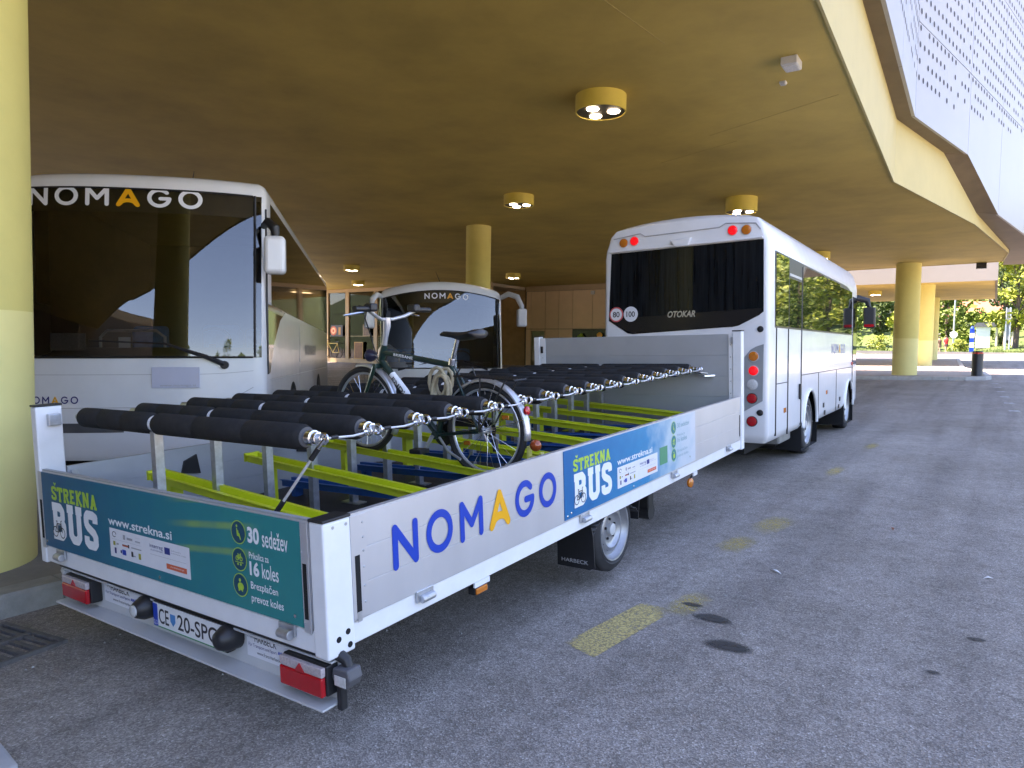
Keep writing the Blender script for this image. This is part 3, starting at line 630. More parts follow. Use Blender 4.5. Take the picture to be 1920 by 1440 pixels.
def quad(name, c, ang, l, w, mat, lift, label, cat, group=None, n=16, shape='rect'):
    ca, sa = math.cos(ang), math.sin(ang)
    if shape == 'rect': loc = [(-l/2, -w/2), (l/2, -w/2+.02), (l/2-.03, w/2), (-l/2+.04, w/2-.01)]
    else: loc = [(l/2*math.cos(2*math.pi*k/n), w/2*math.sin(2*math.pi*k/n)) for k in range(n)]
    o = sheet_at(name, [(c[0]+a*ca-b*sa, c[1]+a*sa+b*ca) for a, b in loc], mat, lift); tag(o, label, cat, group); return o
quad('road_marking', (-1.555, 3.33), R(82), .80, .22, PAINT, .004, 'worn yellow paint dash beside the trailer wheel', 'marking', 'worn yellow dashes')
quad('road_marking', (-1.38, 3.86), R(80), .5, .2, PAINTF, .004, 'faint remains of a yellow dash beside two oil spots', 'marking', 'worn yellow dashes')
quad('road_marking', (-1.52, 5.25), R(80), .6, .24, PAINTF, .004, 'faded yellow patch ahead of the trailer wheel, smaller of two', 'marking', 'worn yellow dashes')
quad('road_marking', (-1.45, 6.0), R(80), .75, .28, PAINTF, .004, 'faded yellow patch farther ahead of the trailer wheel', 'marking', 'worn yellow dashes')
quad('road_marking', (-1.50, 9.0), R(86), .9, .2, PAINTF, .004, 'faded yellow dash beside the minibus door', 'marking', 'worn yellow dashes')
quad('road_marking', (-1.45, 11.6), R(86), .9, .2, PAINTF, .004, 'faded yellow dash beside the front wheel of the minibus', 'marking', 'worn yellow dashes')
quad('road_marking', (-.93, 1.95), R(70), .42, .17, PAINTF, .004, 'faint yellow remains at the bottom edge of the picture', 'marking', 'worn yellow dashes')
for c, l, w, lab in (((-1.02, 3.39), .26, .15, 'largest dark oil stain on the asphalt'), ((-1.20, 3.70), .24, .13, 'oval oil stain just beyond the largest one'), ((-1.36, 3.84), .13, .07, 'small oil spot at the end of the yellow dash'),
                     ((-.02, 4.15), .10, .045, 'small dark oil drop right of the stains'), ((-.17, 3.62), .07, .035, 'tiny oil drop below the right one'), ((.27, 3.05), .10, .05, 'oil drop near the right edge'), ((.40, 4.75), .06, .03, 'farthest tiny oil drop at right')):
    quad('oil_stain', c, rr.random()*.6-.3, l, w, OIL, .0045, lab, 'stain', 'oil stains on the asphalt', shape='oval')
LINEW = decal_mat('worn_white_line', (.6, .6, .6), .8, 30, .38, .56, False)
quad('road_marking', (1.2, 31.6), R(4), 2.6, .10, LINEW, .005, 'white road line right of the far island', 'marking')
for k in range(6): quad('road_marking', (.05+.07*k, 29.9-2.2*k), R(92), .35, .22, LINEW, .005, 'short white dash in the row leading to the far island', 'marking', 'white dashes at the island corner')
# pebbles and scraps of litter lying on the asphalt
LIT = [pm('pale_stone', (.40, .39, .37), .8, vary=.2, scale=30), pm('dry_leaf', (.30, .10, .05), .8, vary=.3, scale=30), pm('paper_scrap', (.75, .74, .72), .8, vary=.1)]
peb = MB(); r9 = random.Random(11)
for k in range(230):
    x, y = (-4.3+r9.random()*3.2, .7+r9.random()*2.6) if k < 150 else (-3+r9.random()*5.5, 1.3+r9.random()*7)
    s = .0025+.006*r9.random()**3; z = gz(x, y)
    peb.add([(x-s, y-s*.6, z), (x+s, y-s, z), (x+s*.7, y+s, z), (x-s, y+s*.7, z), (x, y, z+s*1.1)], [(0, 1, 4), (1, 2, 4), (2, 3, 4), (3, 0, 4)])
po = peb.build('pebbles', LIT[0]); tag(po, 'fine pale pebbles scattered over the asphalt', 'pebbles', kind='stuff')
for (x, y), mi, nm, lab, sz in (((-1.12, 4.72), 2, 'paper_scrap', 'small white scrap lying ahead of the oil stains', .06), ((-.62, 6.35), 1, 'fallen_leaf', 'reddish leaf on the asphalt farther ahead', .05), ((.45, 4.45), 2, 'paper_scrap', 'white scrap near the right edge of the picture', .045),
                                ((-3.05, .86), 1, 'fallen_leaf', 'brown leaf lying low in the left corner', .05), ((.02, 5.3), 2, 'paper_scrap', 'tiny white scrap in the middle of the open asphalt', .035)):
    z = gz(x, y); o = MB().add([(-sz, -.006, .003), (0, -.012, .012), (sz, .0, .004), (sz*.2, .014, .016)], [(0, 1, 3), (1, 2, 3)]).build(nm, LIT[mi]); o.location = (x, y, z); o.rotation_euler.z = r9.random()*3; tag(o, lab, 'litter')

# ------------------------------------------------------------------ terrain, trees and things across the road
def tz(x, y):
    k = .028 if x < -2.5 else (.055 if x > -.5 else .028+(x+2.5)/2*.027)
    z = 1.60+.02*max(-9, min(3, x))+(min(y, 96)-76.8)*k
    if y > 96: z += (y-96)*.05
    if y > 120: z += (min(y, 330)-120)*.17
    return z+.15*math.sin(x*.3)+.1*math.sin(y*.5+x)
hl = sheet([-400, -250, -150, -90, -60, -40, -30]+rng(-24, 24, 2)+[30, 40, 60, 90, 150, 250, 400], [76.8, 78, 80, 83, 86, 90, 94, 98, 104, 112, 120, 135, 160, 200, 260, 330, 420], tz).build('hillside', GRASS, smooth=True); tag(hl, kind='structure')
# rolling hills round the rest of the horizon
hm = MB(); N = 60
for ring, (rad, h0) in enumerate(((330, -3), (420, 18), (560, 46), (700, 40))):
    for k in range(N+1):
        a = R(-210+240*k/N); h = h0*(1+.35*math.sin(k*.7)+.2*math.sin(k*1.9)) if ring else h0; hm.v.append((rad*math.cos(a), rad*math.sin(a), h))
for r_ in range(3):
    for k in range(N): hm.f.append((r_*(N+1)+k, r_*(N+1)+k+1, (r_+1)*(N+1)+k+1, (r_+1)*(N+1)+k))
FORF = pm('far_wooded_slope', (.05, .085, .025), .95, vary=.5, scale=.06, bump=.6, bscale=.3)
tag(hm.build('distant_hills', FORF, smooth=True), kind='structure')

def leafmat(name, c): 
    m = pm(name, c, .6, vary=.55, scale=1.4); return m
LEAF = [leafmat('leaf_yellow_green', (.23, .27, .022)), leafmat('leaf_mid_green', (.13, .19, .022)), leafmat('leaf_dark_green', (.065, .11, .022))]
BARK = pm('bark', (.10, .075, .055), .9, vary=.3, scale=8, bump=.5, bscale=30)
def leafcloud(mb, c, rad, n, size, r):
    for _ in range(n):
        while True:
            x, y, z = r.uniform(-1, 1), r.uniform(-1, 1), r.uniform(-1, 1); q = x*x+y*y+z*z
            if .25 < q < 1 or (q < 1 and r.random() < .2): break
        p = Vector((c[0]+x*rad[0], c[1]+y*rad[1], c[2]+z*rad[2])); s = size*r.uniform(.6, 1.3)
        a = Vector((r.gauss(0, 1), r.gauss(0, 1), r.gauss(0, .7))).normalized(); b = a.orthogonal().normalized(); b = (b*math.cos(q*9)+a.cross(b)*math.sin(q*9))
        mb.add([p-a*s, p+b*s*.55, p+a*s, p-b*s*.55], [(0, 1, 2, 3)])
def tree(loc, h, w, mi, label, seed, group=None, n=26, dens=70, size=.24, name='tree'):
    r = random.Random(seed); e = empty(name, loc=loc); tag(e, label, 'tree', group)
    tk = MB(); tk.tube([(0, 0, -.3), (r.uniform(-.1, .1), 0, h*.2), (r.uniform(-.2, .2), r.uniform(-.2, .2), h*.45), (0, 0, h*.85)], [h*.028, h*.022, h*.016, h*.004], 8)
    cs = []
    for k in range(n):
        t = r.random(); zz = h*(.22+.74*t); wr = w*(.35+.65*math.sin(math.pi*min(1, .18+t*.80)))*r.uniform(.25, 1); a = r.random()*6.283
        c = (wr*math.cos(a), wr*math.sin(a), zz); cs.append(c)
        if k % 3 == 0: tk.tube([(0, 0, zz*.6), (c[0]*.5, c[1]*.5, zz*.85), c], [h*.010, h*.006, h*.002], 5)
    tk.build('trunk', BARK, e, smooth=True)
    cm = MB()
    for c in cs:
        s = w*r.uniform(.26, .42); leafcloud(cm, c, (s, s, s*.75), dens, size, r)
    me = bpy.data.meshes.new('crown'); me.from_pydata(cm.v, [], cm.f); me.materials.append(LEAF[mi]); o = bpy.data.objects.new('crown', me); COL.objects.link(o); o.parent = e
    return e
for i, (x, y, h, w, mi, lab) in enumerate((
        (1.6, 86, 9.6, 3.1, 0, 'tall sunlit yellow green tree at the right edge beyond the road'), (4.6, 90, 10.5, 3.4, 0, None), (8.5, 92, 11, 3.6, 0, None), (12.5, 96, 11, 3.6, 1, None), (17, 98, 12, 4, 0, None),
        (22, 101, 12, 4, 1, None), (28, 104, 12, 4.4, 0, None),
        (-1.9, 104, 4.4, 2.1, 1, 'round green tree behind the white kiosk'), (-5.5, 112, 7, 2.6, 1, 'green tree behind the red roofed house, left of the lamp post'), (-9.2, 100, 6, 2.3, 0, 'light green tree seen left of the nearest far pillar'),
        (-12.6, 104, 7.5, 2.6, 2, 'dark green tree seen past the minibus mirror'), (-15.8, 99, 6.8, 2.4, 1, 'green tree half hidden by the minibus front'), (.9, 118, 11, 3.0, 2, 'tall dark tree behind the sunlit one'))):
    tree((x, y, tz(x, y)), h, w, mi, lab or 'roadside tree beyond the right edge, mirrored in the minibus windows', 20+i, None if lab else 'trees mirrored in the minibus windows', n=30, dens=75, size=.26)
for i, (x, y) in enumerate(((3.4, -30), (30, -38), (40, -22), (17, -48), (48, -34), (58, -10))):
    tree((x, y, gz(x, y)), 9+i % 3, 3, 1, 'tree behind the viewer, mirrored in the coach windscreen', 60+i, 'trees mirrored in the windscreens', n=18, dens=60, size=.28)
# shrubs on the bank
for i, (x, y, s, lab) in enumerate(((-3.0, 88, 1.0, 'yellow green shrub behind the blue and white post'), (-6.8, 92, 1.1, 'low shrub left of the two walkers'), (-8.6, 90, .9, 'low shrub right of the nearest far pillar'), (.6, 94, 1.0, 'low shrub under the tall sunlit tree'), (-11.5, 93, 1.2, 'wide shrub left of the nearest far pillar'), (-14.2, 92, 1.2, 'shrub half hidden by the minibus'))):
    e = empty('shrub', loc=(x, y, tz(x, y))); tag(e, lab, 'shrub', 'shrubs on the bank'); r = random.Random(80+i); cm = MB()
    for k in range(7): leafcloud(cm, (r.uniform(-.8, .8)*s, r.uniform(-.5, .5)*s, r.uniform(.3, 1.1)*s), (.55*s, .55*s, .5*s), 70, .14, r)
    cm.build('foliage', LEAF[i % 2], e); MB().tube([(0, 0, -.1), (0, 0, .7*s)], .04, 6).build('stem', BARK, e)
# wood on the slope
wd = MB(); r = random.Random(5); wd2 = MB()
for k in range(620):
    y = 126+r.random()**1.3*150; x = r.uniform(-.42, .42)*y+(-.02*y); s = r.uniform(1.6, 3.4)*(1+(y-126)/200); t = wd if r.random() < .6 else wd2
    for q in range(3): leafcloud(t, (x+r.uniform(-.5, .5)*s, y+r.uniform(-.4, .4)*s, tz(x, y)+s*(.8+.7*q)), (s*.75, s*.75, s*.7), 16, .55+.1*s, r)
for w_, m_, nm, lb in ((wd, LEAF[1], 'wood', 'mid green wood covering the far slope'), (wd2, LEAF[0], 'wood', 'paler yellow green trees mixed through the far wood')):
    me = bpy.data.meshes.new(nm); me.from_pydata(w_.v, [], w_.f); me.materials.append(m_); o = bpy.data.objects.new(nm, me); COL.objects.link(o); tag(o, lb, 'wood', kind='stuff')
# grass tufts along the verge
gt = MB(); r = random.Random(9)
for k in range(5000):
    x = r.uniform(-16, 4); y = 77+r.random()**1.6*22; z = tz(x, y); a = r.random()*3.14; hgt = r.uniform(.08, .22); dx, dy = math.cos(a)*.03, math.sin(a)*.03
    gt.add([(x-dx, y-dy, z), (x+dx, y+dy, z), (x+r.uniform(-.05, .05), y, z+hgt)], [(0, 1, 2)])
tag(gt.build('grass_tufts', GRASS), 'short grass on the bank across the road', 'grass', kind='stuff')
# kerb of the far road edge
MB().box(-40, 60, -.15, .15, -.1, .16).build('far_kerb', pm('pale_kerb', (.2, .195, .185), .8, vary=.1, scale=1)).location = (0, 76.6, 1.6)
tag(bpy.data.objects['far_kerb'], kind='structure')
fr = sheet(rng(-60, 60, 6), rng(58, 76, 3), lambda x, y: gz(x, y)+.006).build('far_road', ROADFAR); tag(fr, kind='structure')
ROOFR = pm('red_roof_tiles', (.40, .12, .07), .8, vary=.2, scale=3); HWALL = pm('cream_house_wall', (.62, .55, .45), .85, vary=.06, scale=1)
def house(x, y, w, d, h, rh, label, rz=0):
    e = empty('house', loc=(x, y, tz(x, y)-.2)); e.rotation_euler.z = rz; tag(e, label, 'house')
    MB().box(-w/2, w/2, -d/2, d/2, 0, h).build('wall', HWALL, e)
    MB().prism([(-d/2-.4, h), (d/2+.4, h), (0, h+rh)], lambda u, v, t: (t, u, v), -w/2-.4, w/2+.4).build('roof', ROOFR, e)
    for k in range(3):
        xx = -w/2+w*(k+.5)/3; f = MB().box(xx-.5, xx+.5, -d/2-.03, -d/2-.001, h*.4, h*.8).build('window', LWHITE, e); MB().box(xx-.42, xx+.42, -d/2-.05, -d/2-.031, h*.43, h*.77).build('pane', GLASSB, f)
    c = MB().box(w*.2, w*.2+.6, -.3, .3, h+.3, h+rh+.6).build('chimney', HWALL, e)
house(-2.6, 132, 7.0, 6, 2.2, 2.0, 'house with long red roof right of the lamp post')
house(-8.2, 128, 5.5, 6, 2.6, 1.8, 'cream house with red roof beside the far pillars')
house(-14.5, 140, 7, 6, 3.2, 2.2, 'red roofed house left of the nearest far pillar', .2)
ki = empty('kiosk', loc=(-1.15, 93, tz(-1.15, 93)-.1)); tag(ki, 'small white kiosk with dark roof behind the bollard', 'kiosk')
MB().box(-.7, .6, -.8, .8, 0, 2.3).build('wall', LWHITE, ki); MB().prism([(-1.0, 2.3), (3.0, 2.3), (2.6, 2.75), (-.6, 2.75)], lambda u, v, t: (u, t, v), -1, 1).build('roof', pm('slate', (.10, .11, .13), .6, vary=.2), ki)
for x in (1.2, 1.9, 2.6): MB().cyl((x, -.7, 0), (x, -.7, 2.3), .12, 12).build('column', HWALL, ki)
def pole(x, y, h, rad, label, cat='lamp post', name='street_lamp'):
    e = empty(name, loc=(x, y, tz(x, y))); tag(e, label, cat); MB().cyl((0, 0, -.2), (0, 0, h), rad, 12, rad*.6).build('post', GALV, e, smooth=True); return e
e = pole(-3.75, 89, 6.8, .11, 'tall grey lamp post between the pillars and the kiosk'); MB().beam((0, 0, 6.7), (1.4, -.1, 6.95), .1, .08).build('arm', GALV, e); MB().box(1.2, 1.9, -.22, .02, 6.9, 7.05).build('lamp_head', LIGHTGREY, e, bevel=.02)
MB().lathe((0, -.14, 1.9), (0, -1, 0), [(0, .36), (.02, .36)], 20).build('round_sign', LWHITE, e)
e = pole(.75, 84.5, 4.2, .10, 'pair of grey sign posts before the sunlit tree', 'sign post', 'sign_post'); MB().cyl((.32, 0, -.2), (.32, 0, 4.2), .08, 12).build('post', GALV, e); MB().box(.02, .3, -.03, .03, 1.0, 4.1).build('sign_board', pm('sign_dark_grey', (.16, .18, .2), .5, vary=.2), e)
e = empty('striped_post', loc=(-1.95, 82.5, tz(-1.95, 82.5))); tag(e, 'blue and white striped post on the grass', 'post')
for k in range(5): MB().box(-.19, .19, -.12, .12, k*.46, (k+1)*.46-.002).build('stripe', LBLUE if k % 2 == 0 else LWHITE, e)
MB().lathe((0, 0, 2.3), (0, 0, 1), [(0, .18), (.25, .02)], 12).build('cap', LBLUE, e)
SKIN = pm('skin', (.50, .30, .21), .6, vary=.05)
def person(x, y, label, top, legs, seed, step=.18):
    z = tz(x, y); e = empty('person', loc=(x, y, z)); tag(e, label, 'person'); e.rotation_euler.z = R(15+seed*20)
    J = {'pel': (0, 0, .95), 'ch': (0, .02, 1.32), 'nk': (0, .02, 1.5), 'hd': (0, .0, 1.62), 'ht': (0, 0, 1.74), 'sl': (-.19, .02, 1.42), 'el': (-.25, .06, 1.13), 'wl': (-.22, -.08, .90), 'fl_': (-.22, -.12, .80), 'sr': (.19, .02, 1.42), 'er': (.25, .08, 1.14), 'wr': (.24, .12, .90), 'fr_': (.23, .13, .80),
         'hl': (-.10, 0, .90), 'kl': (-.11, -step*.6, .50), 'al': (-.11, -step, .08), 'tl': (-.12, -step-.17, .03), 'hr': (.10, 0, .90), 'kr': (.11, step*.4, .50), 'ar': (.11, step*1.2, .10), 'tr': (.12, step*1.2-.16, .03)}
    ed = [('pel', 'ch'), ('ch', 'nk'), ('nk', 'hd'), ('hd', 'ht'), ('ch', 'sl'), ('sl', 'el'), ('el', 'wl'), ('wl', 'fl_'), ('ch', 'sr'), ('sr', 'er'), ('er', 'wr'), ('wr', 'fr_'), ('pel', 'hl'), ('hl', 'kl'), ('kl', 'al'), ('al', 'tl'), ('pel', 'hr'), ('hr', 'kr'), ('kr', 'ar'), ('ar', 'tr')]
    rad = {'pel': .15, 'ch': .15, 'nk': .06, 'hd': .10, 'ht': .07, 'sl': .07, 'sr': .07, 'el': .045, 'er': .045, 'wl': .035, 'wr': .035, 'fl_': .03, 'fr_': .03, 'hl': .09, 'hr': .09, 'kl': .065, 'kr': .065, 'al': .045, 'ar': .045, 'tl': .04, 'tr': .04}
    ks = list(J); me = bpy.data.meshes.new('body'); me.from_pydata([J[k] for k in ks], [(ks.index(a), ks.index(b)) for a, b in ed], []); o = bpy.data.objects.new('body', me); COL.objects.link(o); o.parent = e
    me.materials.append(SKIN); sm = o.modifiers.new('skin', 'SKIN')
    for i, k in enumerate(ks):
        s = me.skin_vertices[0].data[i]; s.radius = (rad[k], rad[k]); s.use_root = (k == 'pel')
    su = o.modifiers.new('sub', 'SUBSURF'); su.levels = 1; su.render_levels = 1
    MB().lathe((0, .01, .88), (0, 0, 1), [(0, .19), (.2, .18), (.45, .215), (.56, .16), (.62, .07)], 14).build('shirt', top, e, smooth=True)
    MB().lathe((0, 0, .62), (0, 0, 1), [(0, .20), (.3, .175)], 14).build('shorts', legs, e, smooth=True)
    MB().ball((0, .015, 1.67), .105, .11, .10).build('hair', pm('hair_brown', (.05, .03, .02), .7, vary=.2), e)
person(-4.25, 86, 'walker in a red shirt left of the lamp post', pm('red_shirt', (.60, .03, .03), .8, vary=.1), pm('dark_shorts', (.12, .06, .06), .8, vary=.1), 1)
person(-4.78, 85, 'walker in dark brown clothes, left of the one in red', pm('brown_shirt', (.14, .07, .05), .8, vary=.1), pm('brown_shorts', (.2, .13, .09), .8, vary=.1), 2)

# ------------------------------------------------------------------ vehicles: common
def pose(O, hd, gx=.02, gy=.01):
    u = Vector((-gx, -gy, 1)).normalized(); f = Vector((-math.sin(hd), math.cos(hd), 0)); f = (f-u*f.dot(u)).normalized(); x = f.cross(u)
    return Matrix(((x.x, f.x, u.x, O[0]), (x.y, f.y, u.y, O[1]), (x.z, f.z, u.z, O[2]), (0, 0, 0, 1)))
RIM = pm('silver_wheel_paint', (.36, .37, .39), .38, metal=.7, vary=.1, scale=20, grime=.15)
def road_wheel(parent, c, rad, rimr, width, rim=RIM, side=1, holes=0, hub=True):
    """axis along x, outer face at c[0]"""
    cx, cy_, cz = c; s = -side
    w = empty('wheel', loc=c); w.parent = parent
    tw = width
    pr = [(0.012, rimr+.005), (.0, rimr+.02), (.002, rad-.05), (.012, rad-.02), (.03, rad-.004), (tw*.3, rad), (tw*.7, rad), (tw-.03, rad-.004), (tw, rad-.05), (tw, rimr)]
    MB().lathe((0, 0, 0), (s, 0, 0), pr, 44, False).build('tyre', RUBBER, w, smooth=True)
    g_ = MB()
    for k in range(4): 
        t = tw*(.2+.2*k); g_.lathe((s*t, 0, 0), (s, 0, 0), [(-.003, rad+.0006), (.003, rad+.0006)], 44, False)
    g_.build('tread_groove', DARK, w)
    d = rimr
    MB().lathe((0, 0, 0), (s, 0, 0), [(.012, d+.004), (.002, d+.001), (.004, d-.008), (.022, d-.014), (.040, d*.84), (.034, d*.76), (.024, d*.70), (.022, d*.60), (.040, d*.52), (.045, d*.42), (.040, d*.22), (.040, .001)], 40, False).build('rim', rim, w, smooth=True)
    if hub:
        MB().lathe((0, 0, 0), (s, 0, 0), [(.015, d*.15), (.02, d*.2), (.052, d*.2)], 20).build('hub_cap', LIGHTGREY, w, smooth=True)
        for k in range(5):
            a = R(72*k+20); MB().cyl((s*.05, d*.33*math.cos(a), d*.33*math.sin(a)), (s*.034, d*.33*math.cos(a), d*.33*math.sin(a)), d*.045, 8).build('lug_nut', DARK, w)
    for k in range(holes):
        a = 2*math.pi*k/holes; r_ = d*.66
        MB().lathe((s*.0275, r_*math.cos(a), r_*math.sin(a)), (-s, 0, 0), [(0, d*.06), (.002, d*.06)], 10).build('vent_hole', DARK, w)
    return w
def disc(parent, name, c, r, mat, axis, t=.012, n=24, dome=.3):
    return MB().lathe(c, axis, [(-.002, r), (t*.7, r), (t, r*(1-dome)), (t*1.15, r*.2)], n).build(name, mat, parent, smooth=True)

# ------------------------------------------------------------------ coaches facing the viewer
def coach(name, label, M, Wd, Ln, z0, ws0, ws1, sw0, sw1, crown, rake, dome, seatmat, bow=.26):
    e = empty(name, M); tag(e, label, 'coach')
    def fy(x, z):
        t = (x+Wd/2)/(Wd/2); k = max(0, (z-ws0)/(ws1-ws0)); return -bow*(1-abs(t)**2.6)+rake*k**1.2-(.02*max(0, 1-abs(z-.8)/.5))
    def ztrue(x, z):
        t = max(-1, min(1, (x+Wd/2)/(Wd/2))); k = max(0, min(1, (z-ws0)/(ws1-ws0))); return z-crown*k*t*t
    cw = .05; fx = [-cw-(Wd-2*cw)*i/28 for i in range(29)]
    sy = [Ln, Ln*.8, Ln*.6, Ln*.4, Ln*.2, .9, .45]
    def ring(z, ins):
        P = []; tg = []
        y0 = fy(-cw, z); yf = ins*1.1
        for y in sy: P.append((-ins, min(y, Ln-ins*.6))); tg.append('side')
        for k in range(1, 5):
            t = k/4; a, b, c = (0, y0+.14), (0, y0+.03), (-cw, y0); P.append(((1-t)**2*a[0]+2*t*(1-t)*b[0]+t*t*c[0]-ins*(1-.4*t), (1-t)**2*a[1]+2*t*(1-t)*b[1]+t*t*c[1]+yf)); tg.append('corner')
        for x in fx[1:]:
            q = x+Wd/2; P.append((q*(1-ins*.8/(Wd/2))-Wd/2, fy(x, z)+yf)); tg.append('front')
        for k in range(1, 5):
            t = 1-k/4; a, b, c = (0, y0+.14), (0, y0+.03), (-cw, y0); P.append((-Wd-((1-t)**2*a[0]+2*t*(1-t)*b[0]+t*t*c[0])+ins*(1-.4*t), (1-t)**2*a[1]+2*t*(1-t)*b[1]+t*t*c[1]+yf)); tg.append('cornerL')
        for y in sy[::-1]: P.append((-Wd+ins, min(y, Ln-ins*.6))); tg.append('sideL')
        return [(x, y, ztrue(x, z)) for x, y in P], tg
    lv = [(z0, .03), (z0+.06, 0), (.62, 0), (.95, 0), (ws0-.03, 0), (ws0, 0), (ws0+.015, .0)]
    for k in range(1, 9): lv.append((ws0+(ws1-ws0)*k/9, 0))
    lv += [(ws1, 0)]; zz = sorted(set(lv)|{(sw0, 0), (sw1, 0)})
    zz += [(ws1+dome*.35, .006), (ws1+dome*.65, .03), (ws1+dome*.85, .09), (ws1+dome*.96, .24), (ws1+dome, .55)]
    rings = [ring(z, i) for z, i in zz]; tg = rings[0][1]; n = len(tg)
    parts = {'body': MB(), 'windscreen': MB(), 'side_window': MB()}
    for j in range(len(zz)-1):
        za, zb = zz[j][0], zz[j+1][0]; zm = (za+zb)/2
        for k in range(n):
            k2 = (k+1) % n; t0, t1 = tg[k], tg[k2]; key = 'body'
            if t0 in ('front', 'corner') and t1 == 'front' and ws0+.004 < zm < ws1: key = 'windscreen'
            if t0 == t1 == 'side' and sw0 < zm < sw1: key = 'side_window'
            if t0 == t1 == 'sideL' and sw0 < zm < sw1: key = 'side_window'
            A, B = rings[j][0], rings[j+1][0]; parts[key].add([A[k], A[k2], B[k2], B[k]], [(0, 1, 2, 3)])
    T = rings[-1][0]; parts['body'].add(T, [tuple(range(len(T)))])
    def weld(o):
        bm = bmesh.new(); bm.from_mesh(o.data); bmesh.ops.remove_doubles(bm, verts=bm.verts, dist=1e-5); bmesh.ops.recalc_face_normals(bm, faces=bm.faces); bm.to_mesh(o.data); bm.free()
        for p in o.data.polygons: p.use_smooth = True
        o.data.set_sharp_from_angle(angle=R(35))
    for k, m in (('body', WHITE), ('windscreen', WSH), ('side_window', GLASSC)): weld(parts[k].build(k, m, e))
    mp = lambda u, v, t=0: (u, fy(u, v)-.006-t, ztrue(u, v))
    # seals along the windscreen
    sl = MB(); sl.tube([mp(x, ws0+.004) for x in fx[1:]], .012, 6); sl.tube([mp(x, ws1-.004) for x in fx[1:]], .010, 6)
    for x in (fx[1]+.02, fx[-1]-.02): sl.tube([mp(x, ws0+(ws1-ws0)*k/9) for k in range(10)], .014, 6)
    sl.build('windscreen_seal', BLACK, e, smooth=True)
    # printed black header band on the inside top of the glass, dark lining, dashboard, seats, wheel
    hb = MB(); xs = fx[1:]
    for a, b in zip(xs, xs[1:]):
        hb.add([(a, fy(a, ws1-.25)+.03, ztrue(a, ws1-.25)), (b, fy(b, ws1-.25)+.03, ztrue(b, ws1-.25)), (b, fy(b, ws1)+.03, ztrue(b, ws1)), (a, fy(a, ws1)+.03, ztrue(a, ws1))], [(0, 1, 2, 3)])
    hb.build('header_band', BLACK, e)
    x0, x1, y0, y1, zA, zB = -Wd+.12, -.12, .50, 4.2, .9, ws1-crown+.02
    LIN = pm('dark_interior', (.055, .052, .050), .85, vary=.25, scale=3)
    MB().add([(x0, y0, zA), (x1, y0, zA), (x1, y1, zA), (x0, y1, zA), (x0, y0, zB), (x1, y0, zB), (x1, y1, zB), (x0, y1, zB)], [(0, 1, 2, 3), (4, 7, 6, 5), (3, 2, 6, 7), (0, 3, 7, 4), (1, 5, 6, 2)]).build('interior_lining', LIN, e)
    MB().prism([(.06, ws0-.10), (.95, ws0-.10), (.95, ws0+.06), (.75, ws0+.12), (.12, ws0+.02)], lambda u, v, t: (t, u, v), -Wd+.15, -.15).build('dashboard', BLACK, e, bevel=.02)
    for k, (sx, syy) in enumerate(((-.75, 1.35), (-1.75, 1.9), (-2.1, 3.0), (-.5, 3.0), (-1.0, 3.0))):
        if sx < -Wd+.3: continue
        MB().box(sx-.22, sx+.22, syy, syy+.12, ws0-.05, ws0+.42).build('seat', seatmat, e, bevel=.05, seg=3)
    st = MB(); cx = -.75; st.tube([(cx+.22*math.cos(2*math.pi*k/20), .85+.1*math.sin(2*math.pi*k/20), ws0+.16+.2*math.sin(2*math.pi*k/20)) for k in range(20)], .018, 6, closed=True)
    st.cyl((cx, .9, ws0-.1), (cx, .85, ws0+.16), .04, 8).build('steering_wheel', BLACK, e, smooth=True)
    rl = MB(); rl.tube([(-1.35, 1.1, ws0-.1), (-1.35, 1.1, ws0+.25), (-1.45, 1.1, ws0+.33), (-2.0, 1.1, ws0+.33), (-2.08, 1.1, ws0+.25), (-2.08, 1.1, ws0-.1)], .018, 8); rl.build('hand_rail', GALV, e, smooth=True)
    # lower front: creases and dark recessed band
    cr = MB(); cr.tube([(x, fy(x, ws0-.18)+.001, ws0-.18+.05*max(0, (x+.75)/.75)**2) for x in fx[1:]], .004, 5); cr.build('panel_crease', LGREY, e)
    cr = MB(); cr.tube([(x, fy(x, .9)+.001, .86+.30*max(0, (x+Wd*.30)/(Wd*.30))**2) for x in fx[1:]], .004, 5); cr.build('panel_crease', LGREY, e)
    SMB = pm('smoked_lamp_band', (.10, .10, .105), .3, vary=.2)
    for side_ in (0, 1):
        bd = MB()
        for a, b in zip(fx[1:-1], fx[2:]):
            if (a > -Wd*.36) if side_ == 0 else (b < -Wd*.60): bd.add([(a, fy(a, .6)-.006, .60), (b, fy(b, .6)-.006, .60), (b, fy(b, .7)-.006, .70), (a, fy(a, .7)-.006, .70)], [(0, 1, 2, 3)])
        bd.build('lamp_band', SMB, e)
    for wy in (2.62, Ln-3.2):
        MB().prism([(wy-.60, z0+.02)]+[(wy+.6*math.cos(R(a)), .48+.55*math.sin(R(a))) for a in range(180, -1, -12)]+[(wy+.60, z0+.02)], lambda u, v, t: (t, u, v), .002, .004).build('wheel_arch', DARK, e)
        road_wheel(e, (.012, wy, .48), .48, .30, .27)
    MB().box(-Wd+.1, -.1, .3, Ln-.2, z0-.14, z0+.02).build('underbody', DARK, e)
    return e, fy, ztrue, mp

